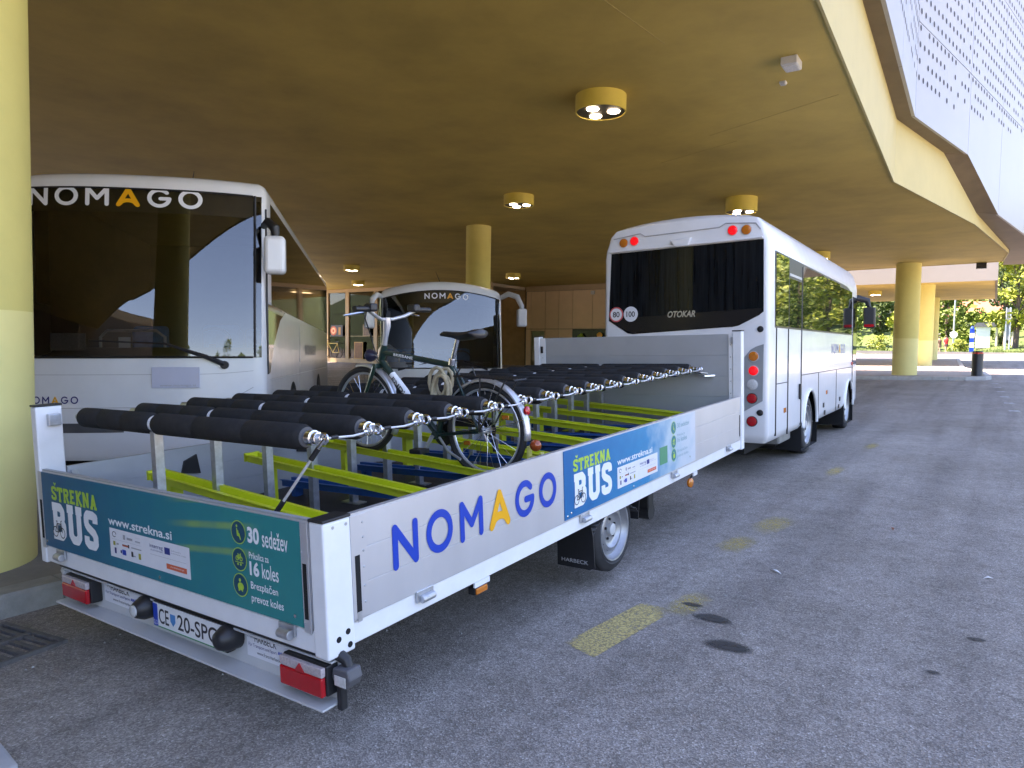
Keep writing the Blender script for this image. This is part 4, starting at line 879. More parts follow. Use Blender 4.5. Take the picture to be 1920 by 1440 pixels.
SEATB = pm('blue_seat_cloth', (.06, .20, .46), .85, vary=.3, scale=12)
M1 = pose((-6.7164, 4.9910, -.0844), R(45.5), .02, 0)
c1, fy1, zt1, mp1 = coach('touring_coach', 'large white coach at left with wide dark windscreen and white mirror', M1, 2.5, 10.75, .30, 1.39, 3.20, 2.0, 3.19, .0, .16, .20, SEATB, bow=.20)
nomago(c1, (-2.40, -.640, 3.00, 3.21), lambda u, v, t: mp1(u, v, t), LWHITE)
nomago(c1, (-2.427, -1.864, .905, .985), lambda u, v, t: (u, fy1(u, v)-.004-t, v), LNAVY, thick=.16)
PLT = MB().box(-1.14, -.66, fy1(-.9, 1.2)-.02, fy1(-.9, 1.2)-.008, 1.065, 1.29).build('route_plate', pm('pale_lilac_plate', (.58, .60, .72), .35, vary=.03), c1, bevel=.004)
put_text('www.nomago.si', LGREY, PLT, (-1.06, -.70, 1.075, 1.105), lambda u, v: (u, fy1(-.9, 1.2)-.0215, v))
for x in (-1.13, -.67): pass
wp = MB(); wp.tube([mp1(-.43, 1.32), (-.6, fy1(-.6, 1.42)-.05, 1.40), (-1.02, fy1(-1, 1.53)-.03, 1.545)], [.030, .024, .012], 8); wp.tube([(-.42, fy1(-.42, 1.31)-.03, 1.31), (-.42, fy1(-.42, 1.31)+.02, 1.31)], .045, 12)
wp.tube([(-1.75, fy1(-1.75, 1.60)-.02, 1.57), (-.95, fy1(-.95, 1.55)-.02, 1.535)], .010, 6); wp.build('wiper', BLACK, c1, smooth=True)
MB().prism([(.06, 2.0), (1.75, 1.99), (1.2, 1.86), (.62, 1.56), (.26, 1.22), (.14, 1.20)], lambda u, v, t: (t, u, v), .002, .004).build('quarter_window', GLASSC, c1)
MB().tube([(.003, .07, 3.05), (.003, .075, 1.2)], .012, 6).build('window_pillar', BLACK, c1)
nomago(c1, (4.6, 6.9, 1.42, 1.62), lambda u, v, t: (.003+t, u, v), pm('shaded_navy', (.03, .03, .09), .4), pm('shaded_navy', (.03, .03, .09), .4))
cs = MB(); cs.tube([(.001, .3, 1.13), (.001, 10.5, 1.13)], .004, 5); cs.tube([(.001, 3.6, .32), (.001, 3.6, 1.95)], .004, 5); cs.tube([(.001, 6.2, .32), (.001, 6.2, 1.13)], .004, 5); cs.build('panel_crease', LGREY, c1)
mi = MB(); mi.tube([(-.02, .05, 2.86), (.05, -.10, 2.88), (.13, -.17, 2.80), (.14, -.17, 2.70)], [.035, .05, .055, .04], 10); mi.build('mirror_arm', BLACK, c1, smooth=True)
mr_ = MB().box(.015, .24, -.26, -.08, 2.30, 2.715).build('mirror_housing', WHITE, c1, bevel=.05, seg=4)
MB().box(-1.62, -1.50, .30, .31, 1.50, 1.62).build('dash_card', STICK, c1); MB().box(-2.30, -1.95, .28, .30, 1.47, 1.66).build('destination_board', pm('grey_mesh_board', (.16, .16, .17), .7, vary=.3, scale=60), c1)
MB().tube([(-.9, .6, 3.36), (-.9, .75, 3.60)], [.01, .003], 6).build('aerial', BLACK, c1)
MB().box(-2.05, -1.95, .7, .8, 3.34, 3.42).build('roof_lamp', BLACK, c1, bevel=.01)
MB().box(-.55, -.35, .5, .7, 3.33, 3.40).build('roof_lamp', WHITE, c1, bevel=.02)

M2 = pose((-8.3897, 11.9748, -.048), R(45.5), .02, 0)
c2, fy2, zt2, mp2 = coach('touring_coach', 'smaller white coach parked in the middle behind the bicycle', M2, 2.48, 9.0, .28, 1.09, 2.66, 1.6, 2.62, .17, .14, .21, SEATB)
nomago(c2, (-1.617, -.727, 2.49, 2.61), lambda u, v, t: mp2(u, v, t), LWHITE)
for wa in (((-2.15, 1.06), (-1.5, 1.22), (-2.0, 1.19), (-1.25, 1.24)), ((-.35, 1.06), (-.85, 1.24), (-1.15, 1.25), (-.45, 1.22))):
    wq = MB(); wq.tube([mp2(*wa[0]), mp2(*wa[1])], [.022, .012], 6); wq.tube([mp2(*wa[2]), mp2(*wa[3])], .012, 6); wq.build('wiper', BLACK, c2, smooth=True)
ar = MB(); ar.tube([(.0, .15, 2.55), (.12, .02, 2.62), (.28, -.12, 2.55), (.36, -.2, 2.35), (.36, -.2, 2.28)], [.05, .06, .06, .05, .04], 10); ar.build('mirror_arm', LIGHTGREY, c2, smooth=True)
MB().box(.26, .45, -.32, -.12, 1.93, 2.30).build('mirror_housing', WHITE, c2, bevel=.04, seg=3)
ar = MB(); ar.tube([(-2.48, .15, 2.55), (-2.56, .02, 2.56), (-2.64, -.12, 2.46), (-2.66, -.2, 2.3)], [.05, .06, .06, .04], 10); ar.build('mirror_arm', WHITE, c2, smooth=True)
MB().box(-2.80, -2.60, -.32, -.12, 1.88, 2.36).build('mirror_housing', WHITE, c2, bevel=.04, seg=3)
MB().tube([(-1.2, .7, 2.84), (-1.3, .9, 3.15)], [.01, .003], 6).build('aerial', BLACK, c2)
for x in (-2.2, -.3): MB().box(x-.05, x+.05, .5, .6, 2.66, 2.74).build('roof_lamp', BLACK, c2, bevel=.01)

# ------------------------------------------------------------------ minibus towing the trailer
MO = pose((-2.0134, 7.9744, .0389), R(1.32), .02, .01)
ob = empty('minibus', MO); tag(ob, 'white minibus seen from behind, towing the bicycle trailer', 'minibus')
WB, LB = 1.98, 7.25
WC = ((2.40, 1), (6.05, 1))
def oring(z, ix, iy, cr):
    rr_, rf = .05, .30; P = []
    def q(x, y):
        X = -WB/2+(x+WB/2)*(1-ix/(WB/2)); Y = y+iy*(1-y/(LB/2)) if y < LB/2 else y-iy*1.6*(y/(LB/2)-1)
        t = (x+WB/2)/(WB/2); return (X, Y-(.02*(1-t*t) if y < .2 else 0)*0, z-cr*t*t)
    for k in range(6): a = R(-90+18*k); P.append(q(-rr_+rr_*math.cos(a), rr_+rr_*math.sin(a)))
    for c, _ in WC: P += [q(0, c-.55), q(0, c+.55)]
    for k in range(8): a = R(90*k/7); P.append(q(-rf+rf*math.cos(a), LB-rf+rf*math.sin(a)))
    for k in range(8): a = R(90+90*k/7); P.append(q(-WB+rf+rf*math.cos(a), LB-rf+rf*math.sin(a)))
    for k in range(6): a = R(180+18*k); P.append(q(-WB+rr_+rr_*math.cos(a), rr_+rr_*math.sin(a)))
    for k in range(1, 10): P.append(q(-WB+rr_+(WB-2*rr_)*k/10, 0))
    return P
lv = [(.40, .05, .05, 0), (.45, .012, .012, 0), (.50, 0, 0, 0), (.89, 0, 0, 0), (1.7, 0, 0, 0), (2.56, .006, 0, 0), (2.66, .02, 0, .0), (2.76, .05, .0, .02), (2.86, .075, .008, .035), (2.945, .13, .035, .05), (2.995, .24, .11, .055), (3.015, .5, .33, .06)]
rg = [oring(*l) for l in lv]; n = len(rg[0]); mb = MB()
for j in range(len(lv)-1):
    for k in range(n):
        k2 = (k+1) % n
        if lv[j+1][0] < .90 and k in (6, 8): continue
        mb.add([rg[j][k], rg[j][k2], rg[j+1][k2], rg[j+1][k]], [(0, 1, 2, 3)])
mb.add(rg[-1], [tuple(range(n))]); mb.add(rg[0], [tuple(range(n-1, -1, -1))])
o = mb.build('body', WHITE, ob); bm = bmesh.new(); bm.from_mesh(o.data); bmesh.ops.remove_doubles(bm, verts=bm.verts, dist=1e-5); bmesh.ops.recalc_face_normals(bm, faces=bm.faces); bm.to_mesh(o.data); bm.free()
for p in o.data.polygons: p.use_smooth = True
o.data.set_sharp_from_angle(angle=R(30))
for c, _ in WC:
    ap = MB(); ys = [c-.55+1.1*i/28 for i in range(29)]
    zl = lambda y: .40+math.sqrt(max(0, .48**2-(y-c)**2)) if abs(y-c) < .475 else .42
    for a, b in zip(ys, ys[1:]): ap.add([(0, a, zl(a)), (0, b, zl(b)), (0, b, .89), (0, a, .89)], [(0, 1, 2, 3)])
    ap.build('wheel_arch', WHITE, ob)
    MB().tube([(.004, c+.485*math.cos(R(a)), .40+.485*math.sin(R(a))) for a in range(0, 181, 9)], .020, 8).build('arch_flare', WHITE, ob, smooth=True)
    MB().add([(-.005, c-.56, .1), (-.005, c+.56, .1), (-.005, c+.56, .91), (-.005, c-.56, .91), (-.6, c-.56, .1), (-.6, c+.56, .1), (-.6, c+.56, .91), (-.6, c-.56, .91)], [(4, 5, 6, 7), (0, 1, 5, 4), (3, 7, 6, 2), (0, 4, 7, 3), (1, 2, 6, 5)]).build('wheel_house', DARK, ob)
    road_wheel(ob, (-.03, c, .40), .40, .27, .24, holes=10); road_wheel(ob, (-WB+.27, c, .40), .40, .27, .24, hub=False)
MB().box(-1.75, -.35, .35, LB-.4, .22, .41).build('underbody', DARK, ob)
MB().box(-.62, -.30, 1.7, 1.95, .16, .42).build('mudflap', BLACK, ob)
MB().box(-.42, -.12, 1.1, 1.75, .26, .42).build('fuel_tank', pm('dusty_metal', (.3, .3, .29), .6, metal=.4, vary=.2), ob, bevel=.03)
py = lambda u, v, t: (u, -.003-t, v)
MB().prism([(-1.877, 2.625), (-.066, 2.648), (-.060, 1.86), (-.11, 1.82), (-.329, 1.712), (-.40, 1.70), (-1.60, 1.640), (-1.66, 1.65), (-1.913, 1.807)], py, 0, .003).build('rear_window', pm('rear_glass_with_curtains', (.010, .012, .014), .015, ior=1.33, vary=.9, scale=4, stretch=(5, 1, .25)), ob)
MB().prism([(-1.88, 1.83), (-.08, 1.90), (-.075, 1.86), (-.12, 1.82), (-.335, 1.717), (-.40, 1.706), (-1.60, 1.646), (-1.89, 1.80)], py, .004, .0045).build('window_lower_band', pm('black_band', (.012, .012, .014), .22), ob)
cu = MB(); r = random.Random(2); xs = [-1.75+1.55*i/90 for i in range(91)]
put_text('OTOKAR', pm('badge_silver', (.6, .58, .52), .3, metal=.6), ob, (-1.156, -.822, 1.825, 1.90), lambda u, v: (u, -.009, v), bold=.03, shear=.25)
for x, txt, ring in ((-1.812, '80', 1), (-1.622, '100', 0)):
    disc(ob, 'speed_sticker', (x, -.007, 1.882), .092, pm('sticker_red', (.62, .10, .10), .4) if ring else STICK, (0, -1, 0), .002, 28, 0)
    MB().lathe((x, -.0098, 1.882), (0, -1, 0), [(0, .076 if ring else .086), (.0006, .076 if ring else .086)], 28).build('sticker_face', STICK, ob)
    put_text(txt, LBLACK, ob, (x-.045-.01*(len(txt)-2), x+.045+.01*(len(txt)-2), 1.848, 1.916), lambda u, v: (u, -.0112, v), bold=.02)
for x, z, m in ((-1.715, 2.745, AMBER), (-1.576, 2.757, REDON), (-.403, 2.772, REDON), (-.252, 2.765, AMBER), (-.163, 1.37, AMBER), (-.162, 1.211, REDON), (-.172, 1.057, CLEAR), (-.176, .903, REDL), (-.174, .647, REDL),
                (-1.817, 1.37, AMBER), (-1.817, 1.211, REDON), (-1.81, 1.057, CLEAR), (-1.80, .903, REDL), (-1.80, .647, REDL)):
    MB().lathe((x, 0, z), (0, -1, 0), [(0, .060), (.006, .060), (.006, .054)], 24).build('lamp_bezel', LIGHTGREY if m is not REDL else BLACK, ob)
    disc(ob, 'lamp', (x, -.004, z), .052, m, (0, -1, 0), .016)
for x, z in ((-.092, 1.668), (-.088, .746), (-1.899, 1.576)): disc(ob, 'rubber_buffer', (x, 0, z), .034, BLACK, (0, -1, 0), .014)
GREYP = pm('grey_lamp_panel', (.33, .35, .36), .4, metal=.2, vary=.05)
MB().prism([(-.275, .745), (-.061, .877), (-.056, 1.504), (-.14, 1.475), (-.20, 1.44), (-.262, 1.36)], py, -.002, .0015).build('lamp_panel', GREYP, ob)
MB().prism([(-1.705, .745), (-1.92, .877), (-1.925, 1.504), (-1.84, 1.475), (-1.78, 1.44), (-1.718, 1.36)], py, -.002, .0015).build('lamp_panel', GREYP, ob)
MB().prism([(-1.90, 2.635), (-.07, 2.655), (-.07, 2.68), (-1.90, 2.66)], py, 0, .03).build('visor_lip', WHITE, ob, bevel=.008)
MB().prism([(-1.12, 2.72), (-.86, 2.735), (-.90, 2.64), (-1.06, 2.635)], py, .0, .05).build('camera_hump', WHITE, ob, bevel=.015)
sm_ = MB(); sm_.tube([(-1.85, -.002, 2.80), (-1.5, -.002, 2.84), (-1.44, -.002, 2.80), (-.55, -.002, 2.82), (-.48, -.002, 2.86), (-.15, -.002, 2.83), (-.10, -.002, 2.76)], .006, 5); sm_.build('panel_crease', LGREY, ob)
# right flank: glazing, doors, seams
MB().prism([(.26, 1.69), (6.32, 1.69), (6.30, 2.46), (5.6, 2.535), (.26, 2.55)], lambda u, v, t: (t, u, v), .001, .003).build('window_surround', BLACK, ob)
for a, b, lo, hi in ((.29, .95, 1.71, 2.53), (.99, 1.70, 1.71, 2.30), (1.79, 3.30, 1.71, 2.52), (3.32, 4.85, 1.71, 2.51), (4.87, 6.27, 1.71, 2.47)):
    MB().box(.003, .006, a, b, lo, hi).build('side_pane', GLASSS, ob)
MB().box(.003, .007, .99, 1.70, 2.33, 2.36).build('door_top_rail', LIGHTGREY, ob)
sm2 = MB()
for pts_ in ([(.95, .42), (.95, 1.69)], [(1.74, .46), (1.74, 2.5)], [(.33, .46), (.33, 1.69)], [(6.42, .5), (6.42, 2.4)]): sm2.tube([(.001, a, b) for a, b in pts_], .011, 6)
for pts_ in ([(.33, 1.05), (.95, 1.05)], [(1.76, 1.105), (6.42, 1.105)], [(3.0, .42), (3.0, 1.10)], [(4.6, .42), (4.6, 1.10)]): sm2.tube([(.001, a, b) for a, b in pts_], .006, 5)
sm2.build('door_seam', BLACK, ob)
MB().box(.004, .03, 1.60, 1.66, .80, 1.0).build('door_handle', BLACK, ob, bevel=.008)
nomago(ob, (4.1, 5.5, 1.36, 1.53), lambda u, v, t: (.003+t, u, v), LBLUE, thick=.14)
for y, z in ((.80, .72), (3.7, .78)): MB().box(.0, .012, y-.05, y+.05, z-.03, z+.03).build('side_marker', AMBER, ob, bevel=.004)
for y, z in ((3.45, .60), (3.55, .48), (5.0, .60), (4.9, .48)): MB().box(.0, .008, y-.05, y+.05, z-.035, z+.035).build('vent', BLACK, ob)
MB().box(.001, .004, 6.46, 6.95, 1.15, 2.40).build('cab_window', GLASSS, ob)
MB().box(.0, .02, 6.33, 6.40, 1.14, 1.20).build('door_lamp', REDL, ob)
mi = MB(); mi.tube([(-.25, 7.05, 2.36), (-.02, 7.2, 2.42), (.14, 7.3, 2.37), (.18, 7.3, 2.22)], [.05, .065, .06, .035], 10); mi.build('mirror_arm', BLACK, ob, smooth=True)
MB().box(.08, .29, 7.22, 7.36, 1.84, 2.24).build('mirror_housing', BLACK, ob, bevel=.04, seg=3)
MB().box(.10, .27, 7.212, 7.219, 1.86, 1.91).build('mirror_lamp', REDL, ob)
MB().box(-1.60, -.38, .55, 2.35, 2.86, 3.03).build('roof_air_conditioner', WHITE, ob, bevel=.06, seg=4)
MB().box(-.37, -.28, .6, 1.6, 2.90, 2.97).build('air_intake', LIGHTGREY, ob, bevel=.01)

# ------------------------------------------------------------------ bicycle trailer
MT = Matrix.Translation((-1.86769, 1.62371, .39083)) @ Matrix.Rotation(.0428, 4, 'X') @ Matrix.Rotation(-.0244, 4, 'Y')
tr = empty('bicycle_trailer', MT); tag(tr, 'long aluminium bicycle trailer with teal banner on its tailgate', 'trailer')
TW, TL = 2.18, 4.87
ty = lambda u, v, t=0: (u, -.0075-t, v)        # tailgate outer face
tx = lambda u, v, t=0: (.0075+t, u, v)         # right board outer face
# chassis and deck
fr_ = MB(); fr_.box(-TW+.01, -.005, .002, .08, -.022, .058); fr_.box(-.055, -.003, .0805, TL-.005, -.022, .058); fr_.box(-TW+.008, -TW+.06, .0805, TL-.005, -.022, .058); fr_.box(-TW+.061, -.056, TL-.08, TL-.005, -.022, .058)
fr_.build('chassis_frame', TWHITE, tr, bevel=.004)
for x in (-.55, -1.62): MB().box(x-.03, x+.03, .1, TL-.1, -.12, .03).build('chassis_beam', GALV, tr)
MB().box(-TW+.062, -.057, .082, TL-.082, .035, .07).build('deck', DECK, tr)
# corner posts
def post(x0, x1, y0, y1, z0, z1):
    p = MB().box(x0, x1, y0, y1, z0, z1).build('corner_post', TWHITE, tr, bevel=.008, seg=3); MB().box(x0-.002, x1+.002, y0-.002, y1+.002, z1+.0005, z1+.011).build('post_cap', BLACK, p, bevel=.003); return p
pr = post(-.06, .014, -.004, .122, -.032, .452)
for yy, zz in ((.045, .03), (.088, .045), (.095, -.005)): MB().lathe((.0142, yy, zz), (1, 0, 0), [(0, .011), (.0012, .011)], 16).build('bolt_hole', DARK, pr)
for yy, zz in ((.04, .43), (.10, .43)): MB().lathe((.0142, yy, zz), (1, 0, 0), [(0, .006), (.0012, .006)], 12).build('rivet', GALV, pr)
post(-TW-.012, -TW+.045, -.004, .122, -.032, .775)
post(-.07, .012, TL-.07, TL+.01, -.03, 1.04); post(-TW-.01, -TW+.06, TL-.07, TL+.01, -.03, 1.03)
# tailgate
tg_ = empty('tailgate'); tg_.parent = tr
MB().box(-2.125, -.066, .0, .028, .062, .45).build('board', ALU, tg_, bevel=.003)
MB().box(-2.125, -.066, .004, .024, .4505, .458).build('top_edge', ALUIN, tg_)
TEAL = teal_mat('teal_banner_print', 0, (.0, .095, .205), (.0, .165, .235), (.004, .225, .225), -2.1, -.1, True)
MB().box(-2.118, -.106, -.0065, -.0015, .066, .446).build('banner', TEAL, tg_)
for x0, x1 in ((-.1055, -.066), (-2.16, -2.119)):
    MB().box(x0, x1, -.006, -.001, .05, .448).build('end_bracket', ALU, tg_, bevel=.002)
    MB().box(x0+.008, x1-.012, -.0072, -.0062, .10, .30).build('latch_slot', DARK, tg_)
    for z in (.40, .34, .28, .20, .14, .085): MB().lathe((x0+.004 if x0 > -1 else x1-.004, -.006, z), (0, -1, 0), [(0, .0035), (.002, .002)], 8).build('rivet', GALV, tg_)
for x in (-1.955, -.199):
    h_ = MB(); h_.box(x-.045, x+.045, -.012, -.001, .02, .065); h_.cyl((x-.03, -.02, .03), (x+.035, -.02, .03), .018, 14); h_.build('hinge', GALV, tg_, bevel=.003)
for x, z in ((-2.10, .09), (-1.04, .085), (-.15, .10)): disc(tg_, 'screw', (x, -.0065, z), .007, CHROME, (0, -1, 0), .003, 12)
def slab(txt, mat, par, box, mp, th=.17, gap=.10): return strokes(txt, SL, mat, par, box, mp, th, gap, roundcap=False)
slab('STREKNA', LGREEN, tg_, (-2.012, -1.55, .315, .385), ty, .20, .10)
put_text('ˇ', LGREEN, tg_, (-1.985, -1.955, .390, .405), ty, bold=.03)
slab('BUS', LWHITE, tg_, (-2.018, -1.56, .118, .300), ty, .235, .10)
def mini_bike(par, mp, cx, cz, s, mat, th=.0035):
    def ln(pts, th=th): 
        P = [(cx+a*s, cz+b*s) for a, b in pts]
        for k, ((a, b), (c, d)) in enumerate(zip(P, P[1:])):
            l = math.hypot(c-a, d-b) or 1; nx, ny = -(d-b)/l*th/2, (c-a)/l*th/2; t = .0012+(len(mb.v) % 50)*2e-5
            mb.add([mp(a+nx, b+ny, t), mp(a-nx, b-ny, t), mp(c-nx, d-ny, t), mp(c+nx, d+ny, t)], [(0, 1, 2, 3)])
    mb = MB()
    for x in (-.62, .62): ln([(x+.42*math.cos(2*math.pi*k/18), .42*math.sin(2*math.pi*k/18)) for k in range(19)])
    ln([(-.62, 0), (-.25, .72), (.42, .72), (-.02, 0), (-.62, 0)]); ln([(.62, 0), (.40, .95), (.58, 1.02)]); ln([(-.25, .72), (-.30, .90)]); ln([(-.42, .92), (-.18, .90)]); ln([(-.02, 0), (-.25, .72)])
    me = bpy.data.meshes.new('bike_pictogram'); me.from_pydata(mb.v, [], mb.f); me.materials.append(mat); o = bpy.data.objects.new('bike_pictogram', me); COL.objects.link(o); o.parent = par
mini_bike(tg_, ty, -1.955, .155, .060, LBLACK, .005)
put_text('www.strekna.si', LWHITE, tg_, (-1.455, -.926, .262, .302), ty, bold=.018)
def logos(par, mp, u0, u1, v0, v1):
    w, h = u1-u0, v1-v0; X = lambda a: u0+a*w; Z = lambda b: v0+b*h; k = [0]
    def rect(a, b, c, d, mat, t=.0012, nm='logo'):
        mb = MB(); mb.add([mp(X(a), Z(b), t), mp(X(c), Z(b), t), mp(X(c), Z(d), t), mp(X(a), Z(d), t)], [(0, 1, 2, 3)]); mb.build(nm, mat, par)
    mb = MB(); mb.add([mp(u0, v0, .0004), mp(u1, v0, .0004), mp(u1, v1, .0004), mp(u0, v1, .0004)], [(0, 1, 2, 3)]); mb.build('sponsor_panel', STICK, par)
    EU = pm('eu_blue', (.012, .03, .22), .4, vary=.05); OR = pm('logo_red', (.72, .14, .06), .4, vary=.04); OL = pm('logo_olive', (.35, .34, .04), .5, vary=.1); GR = pm('logo_grey', (.35, .36, .38), .5, vary=.1)
    rect(.71, .60, .775, .82, EU); rect(.725, .14, .96, .31, OR); put_text('PODROCJE', LWHITE, par, (X(.775), X(.93), Z(.20), Z(.25)), lambda u, v: mp(u, v, .0018))
    put_text('interreg', LNAVY, par, (X(.53), X(.69), Z(.66), Z(.82)), lambda u, v: mp(u, v, .0012)); put_text('SLOVENIJA', LNAVY, par, (X(.54), X(.69), Z(.59), Z(.64)), lambda u, v: mp(u, v, .0012))
    put_text('Sofinancira', GR, par, (X(.79), X(.90), Z(.74), Z(.79)), lambda u, v: mp(u, v, .0012)); put_text('EVROPSKA UNIJA', GR, par, (X(.79), X(.96), Z(.65), Z(.70)), lambda u, v: mp(u, v, .0012))
    rect(.53, .47, .96, .478, GR); rect(.03, .63, .42, .636, GR)
    ring = MB()
    for q in range(14):
        a0, a1 = 2*math.pi*q/16, 2*math.pi*(q+1)/16; c = (.065, .80); rx, rz = .028, .10
        ring.add([mp(X(c[0]+rx*math.cos(a)*f), Z(c[1]+rz*math.sin(a)*f), .0012) for a, f in ((a0, 1), (a1, 1), (a1, .75), (a0, .75))], [(0, 1, 2, 3)])
    ring.build('logo', LBLACK, par)
    for a, b, c, d, m in ((.185, .70, .215, .86, GR), (.235, .72, .31, .80, GR), (.345, .70, .41, .705, GR), (.345, .86, .41, .865, GR), (.345, .72, .41, .76, GR), (.045, .42, .075, .56, OL), (.09, .46, .12, .52, GR), (.17, .46, .245, .52, OR), (.245, .44, .262, .56, LBLACK), (.29, .47, .42, .51, GR),
                          (.06, .14, .085, .34, LNAVY), (.14, .20, .158, .30, LNAVY), (.165, .16, .215, .34, LBLUE), (.285, .18, .31, .36, LBLACK), (.38, .16, .41, .36, OL), (.31, .20, .34, .24, GR)): rect(a, b, c, d, m)
    put_text('nogo', LBLACK, par, (X(.17), X(.244), Z(.465), Z(.53)), lambda u, v: mp(u, v, .0018))
logos(tg_, ty, -1.447, -.80, .116, .249)
def icons(par, mp, xs, zs, rad, kinds, fill, line):
    for x, z, k in zip(xs, zs, kinds):
        for r_, m, t in ((rad, line, .0006), (rad*.92, fill, .0010)):
            mb = MB(); mb.add([mp(x+r_*math.cos(2*math.pi*q/28), z+r_*math.sin(2*math.pi*q/28), t) for q in range(28)], [tuple(range(28))]); mb.build('icon_disc', m, par)
        s = rad*.55
        if k == 'seat':
            strokes('L', {'L': (1, [[(.25, .95), (.3, .35), (.72, .30), (.85, 0)], [(.45, .75), (.48, .5), (.72, .45)]])}, line, par, (x-s*.6, x+s*.7, z-s, z+s*.6), lambda u, v, t: mp(u, v, .0016+t), .16, 0, name='icon')
            mb = MB(); mb.add([mp(x-s*.28+s*.2*math.cos(q), z+s*.95+s*.2*math.sin(q), .0016) for q in [i*.52 for i in range(12)]], [tuple(range(12))]); mb.build('icon', line, par)
        elif k == 'bike':
            mini_bike(par, mp, x, z+s*.15, s*.75, line, rad*.09)
            for dx in (-.35, .35):
                mb = MB(); mb.add([mp(x+dx*s+s*.2*math.cos(q), z-s*.75+s*.2*math.sin(q), .0016) for q in [i*.52 for i in range(12)]], [tuple(range(12))]); mb.build('icon', line, par)
            mb = MB(); mb.add([mp(x-s, z-s*.5, .0017), mp(x+s, z-s*.5, .0017), mp(x+s, z-s*.38, .0017), mp(x-s, z-s*.38, .0017)], [(0, 1, 2, 3)]); mb.build('icon', line, par)
        else:
            mb = MB(); mb.add([mp(x+s*.75*math.cos(q)+(.1*s), z-s*.2+s*.6*math.sin(q), .0016) for q in [i*.349 for i in range(18)]], [tuple(range(18))])
            mb.add([mp(x-s*.5, z-s*.95, .0018), mp(x-s*.15, z-s*.95, .0018), mp(x-s*.15, z-s*.5, .0018), mp(x-s*.5, z-s*.5, .0018)], [(0, 1, 2, 3)]); mb.add([mp(x+s*.3, z-s*.95, .0018), mp(x+s*.6, z-s*.95, .0018), mp(x+s*.6, z-s*.5, .0018), mp(x+s*.3, z-s*.5, .0018)], [(0, 1, 2, 3)])
            mb.add([mp(x-s*.05+s*.28*math.cos(q), z+s*.75+s*.28*math.sin(q), .0017) for q in [i*.52 for i in range(12)]], [tuple(range(12))]); mb.build('icon', line, par)
DTEAL = pm('icon_dark_teal', (.0, .07, .12), .3, vary=.04)
icons(tg_, ty, (-.46, -.462, -.464), (.362, .257, .157), .046, ('seat', 'bike', 'bank'), DTEAL, LGREEN)
put_text('30', LWHITE, tg_, (-.405, -.335, .330, .392), ty, bold=.04); put_text('sedežev', LWHITE, tg_, (-.318, -.172, .326, .392), ty, bold=.008)
put_text('Prikolica za', LWHITE, tg_, (-.402, -.285, .270, .296), ty, bold=.012)
put_text('16', LWHITE, tg_, (-.402, -.345, .206, .262), ty, bold=.04); put_text('koles', LWHITE, tg_, (-.328, -.232, .206, .262), ty, bold=.01)
put_text('Brezplačen', LWHITE, tg_, (-.400, -.240, .146, .186), ty, bold=.012); put_text('prevoz koles', LWHITE, tg_, (-.400, -.212, .096, .136), ty, bold=.012)
# right board
rb = empty('side_board'); rb.parent = tr
for k in range(3):
    z0 = .062+k*.1295; MB().box(-.026, .004+(0 if k != 1 else .0004), .126, TL-.075, z0, z0+.1290).build('plank', ALU, rb, bevel=.0015)
MB().box(-.024, .003, .126, TL-.075, .4506, .456).build('top_edge', ALU, rb)
MB().box(.004, .0065, .126, .20, .068, .447).build('end_bracket', ALU, rb, bevel=.001)
MB().box(.0066, .0072, .142, .166, .09, .30).build('latch_slot', DARK, rb); MB().box(.0071, .0078, .143, .165, .055, .092).build('latch_tongue', GALV, rb)
for z in (.415, .36, .31, .25, .18, .12): MB().lathe((.0065, .185, z), (1, 0, 0), [(0, .005), (.003, .003)], 10).build('rivet', GALV, rb)
MB().box(.005, .0062, TL-.12, TL-.10, .10, .29).build('latch_slot', DARK, rb)
def bx_(u, v, t=0): return (.006+t, u, v)
nomago(rb, (.335, 1.553, .185, .365), bx_, LBLUE, thick=.185, gap=.29)
BAN2 = teal_mat('blue_banner_print', 1, (.0, .13, .34), (.01, .24, .46), (.60, .64, .68), 1.6, 4.1, False, fade=(.42, .55, .62))
MB().box(.0048, .0075, 1.631, 3.62, .072, .447).build('banner', BAN2, rb)
tx2 = lambda u, v, t=0: (.0082+t, u, v)
slab('STREKNA', LGREEN, rb, (1.731, 2.18, .318, .385), tx2, .20, .10); put_text('ˇ', LGREEN, rb, (1.757, 1.787, .390, .405), tx2, bold=.03)
slab('BUS', LWHITE, rb, (1.738, 2.19, .120, .302), tx2, .235, .10); mini_bike(rb, tx2, 1.80, .158, .060, LBLACK, .005)
put_text('www.strekna.si', LWHITE, rb, (2.271, 2.80, .262, .302), tx2, bold=.018); logos(rb, tx2, 2.269, 2.885, .118, .249)
TE2 = pm('icon_teal', (.02, .22, .26), .35, vary=.05)
icons(rb, tx2, (3.18, 3.18, 3.18), (.378, .278, .182), .046, ('seat', 'bike', 'bank'), TE2, LGREEN)
FT = pm('faded_teal_text', (.22, .40, .45), .4, vary=.05)
for t_, z in (('30 sedežev', .366), ('16 koles', .262)): put_text(t_, FT, rb, (3.25, 3.25+.024*len(t_), z, z+.035), tx2, bold=.015)
put_text('Brezplačen', FT, rb, (3.25, 3.45, .184, .212), tx2); put_text('prevoz koles', FT, rb, (3.25, 3.47, .146, .174), tx2); put_text('Prikolica za', FT, rb, (3.25, 3.40, .305, .323), tx2)
MB().box(.0084, .0094, 2.925, 3.06, .15, .27).build('green_square', pm('print_green', (.06, .30, .16), .4, vary=.1), rb)
for y in (.507, 1.855, 3.193, 4.439):
    h_ = MB(); h_.box(-.001, .010, y-.05, y+.05, .018, .066); h_.cyl((.018, y-.035, .032), (.018, y+.04, .032), .016, 14); h_.build('hinge', GALV, rb, bevel=.003)
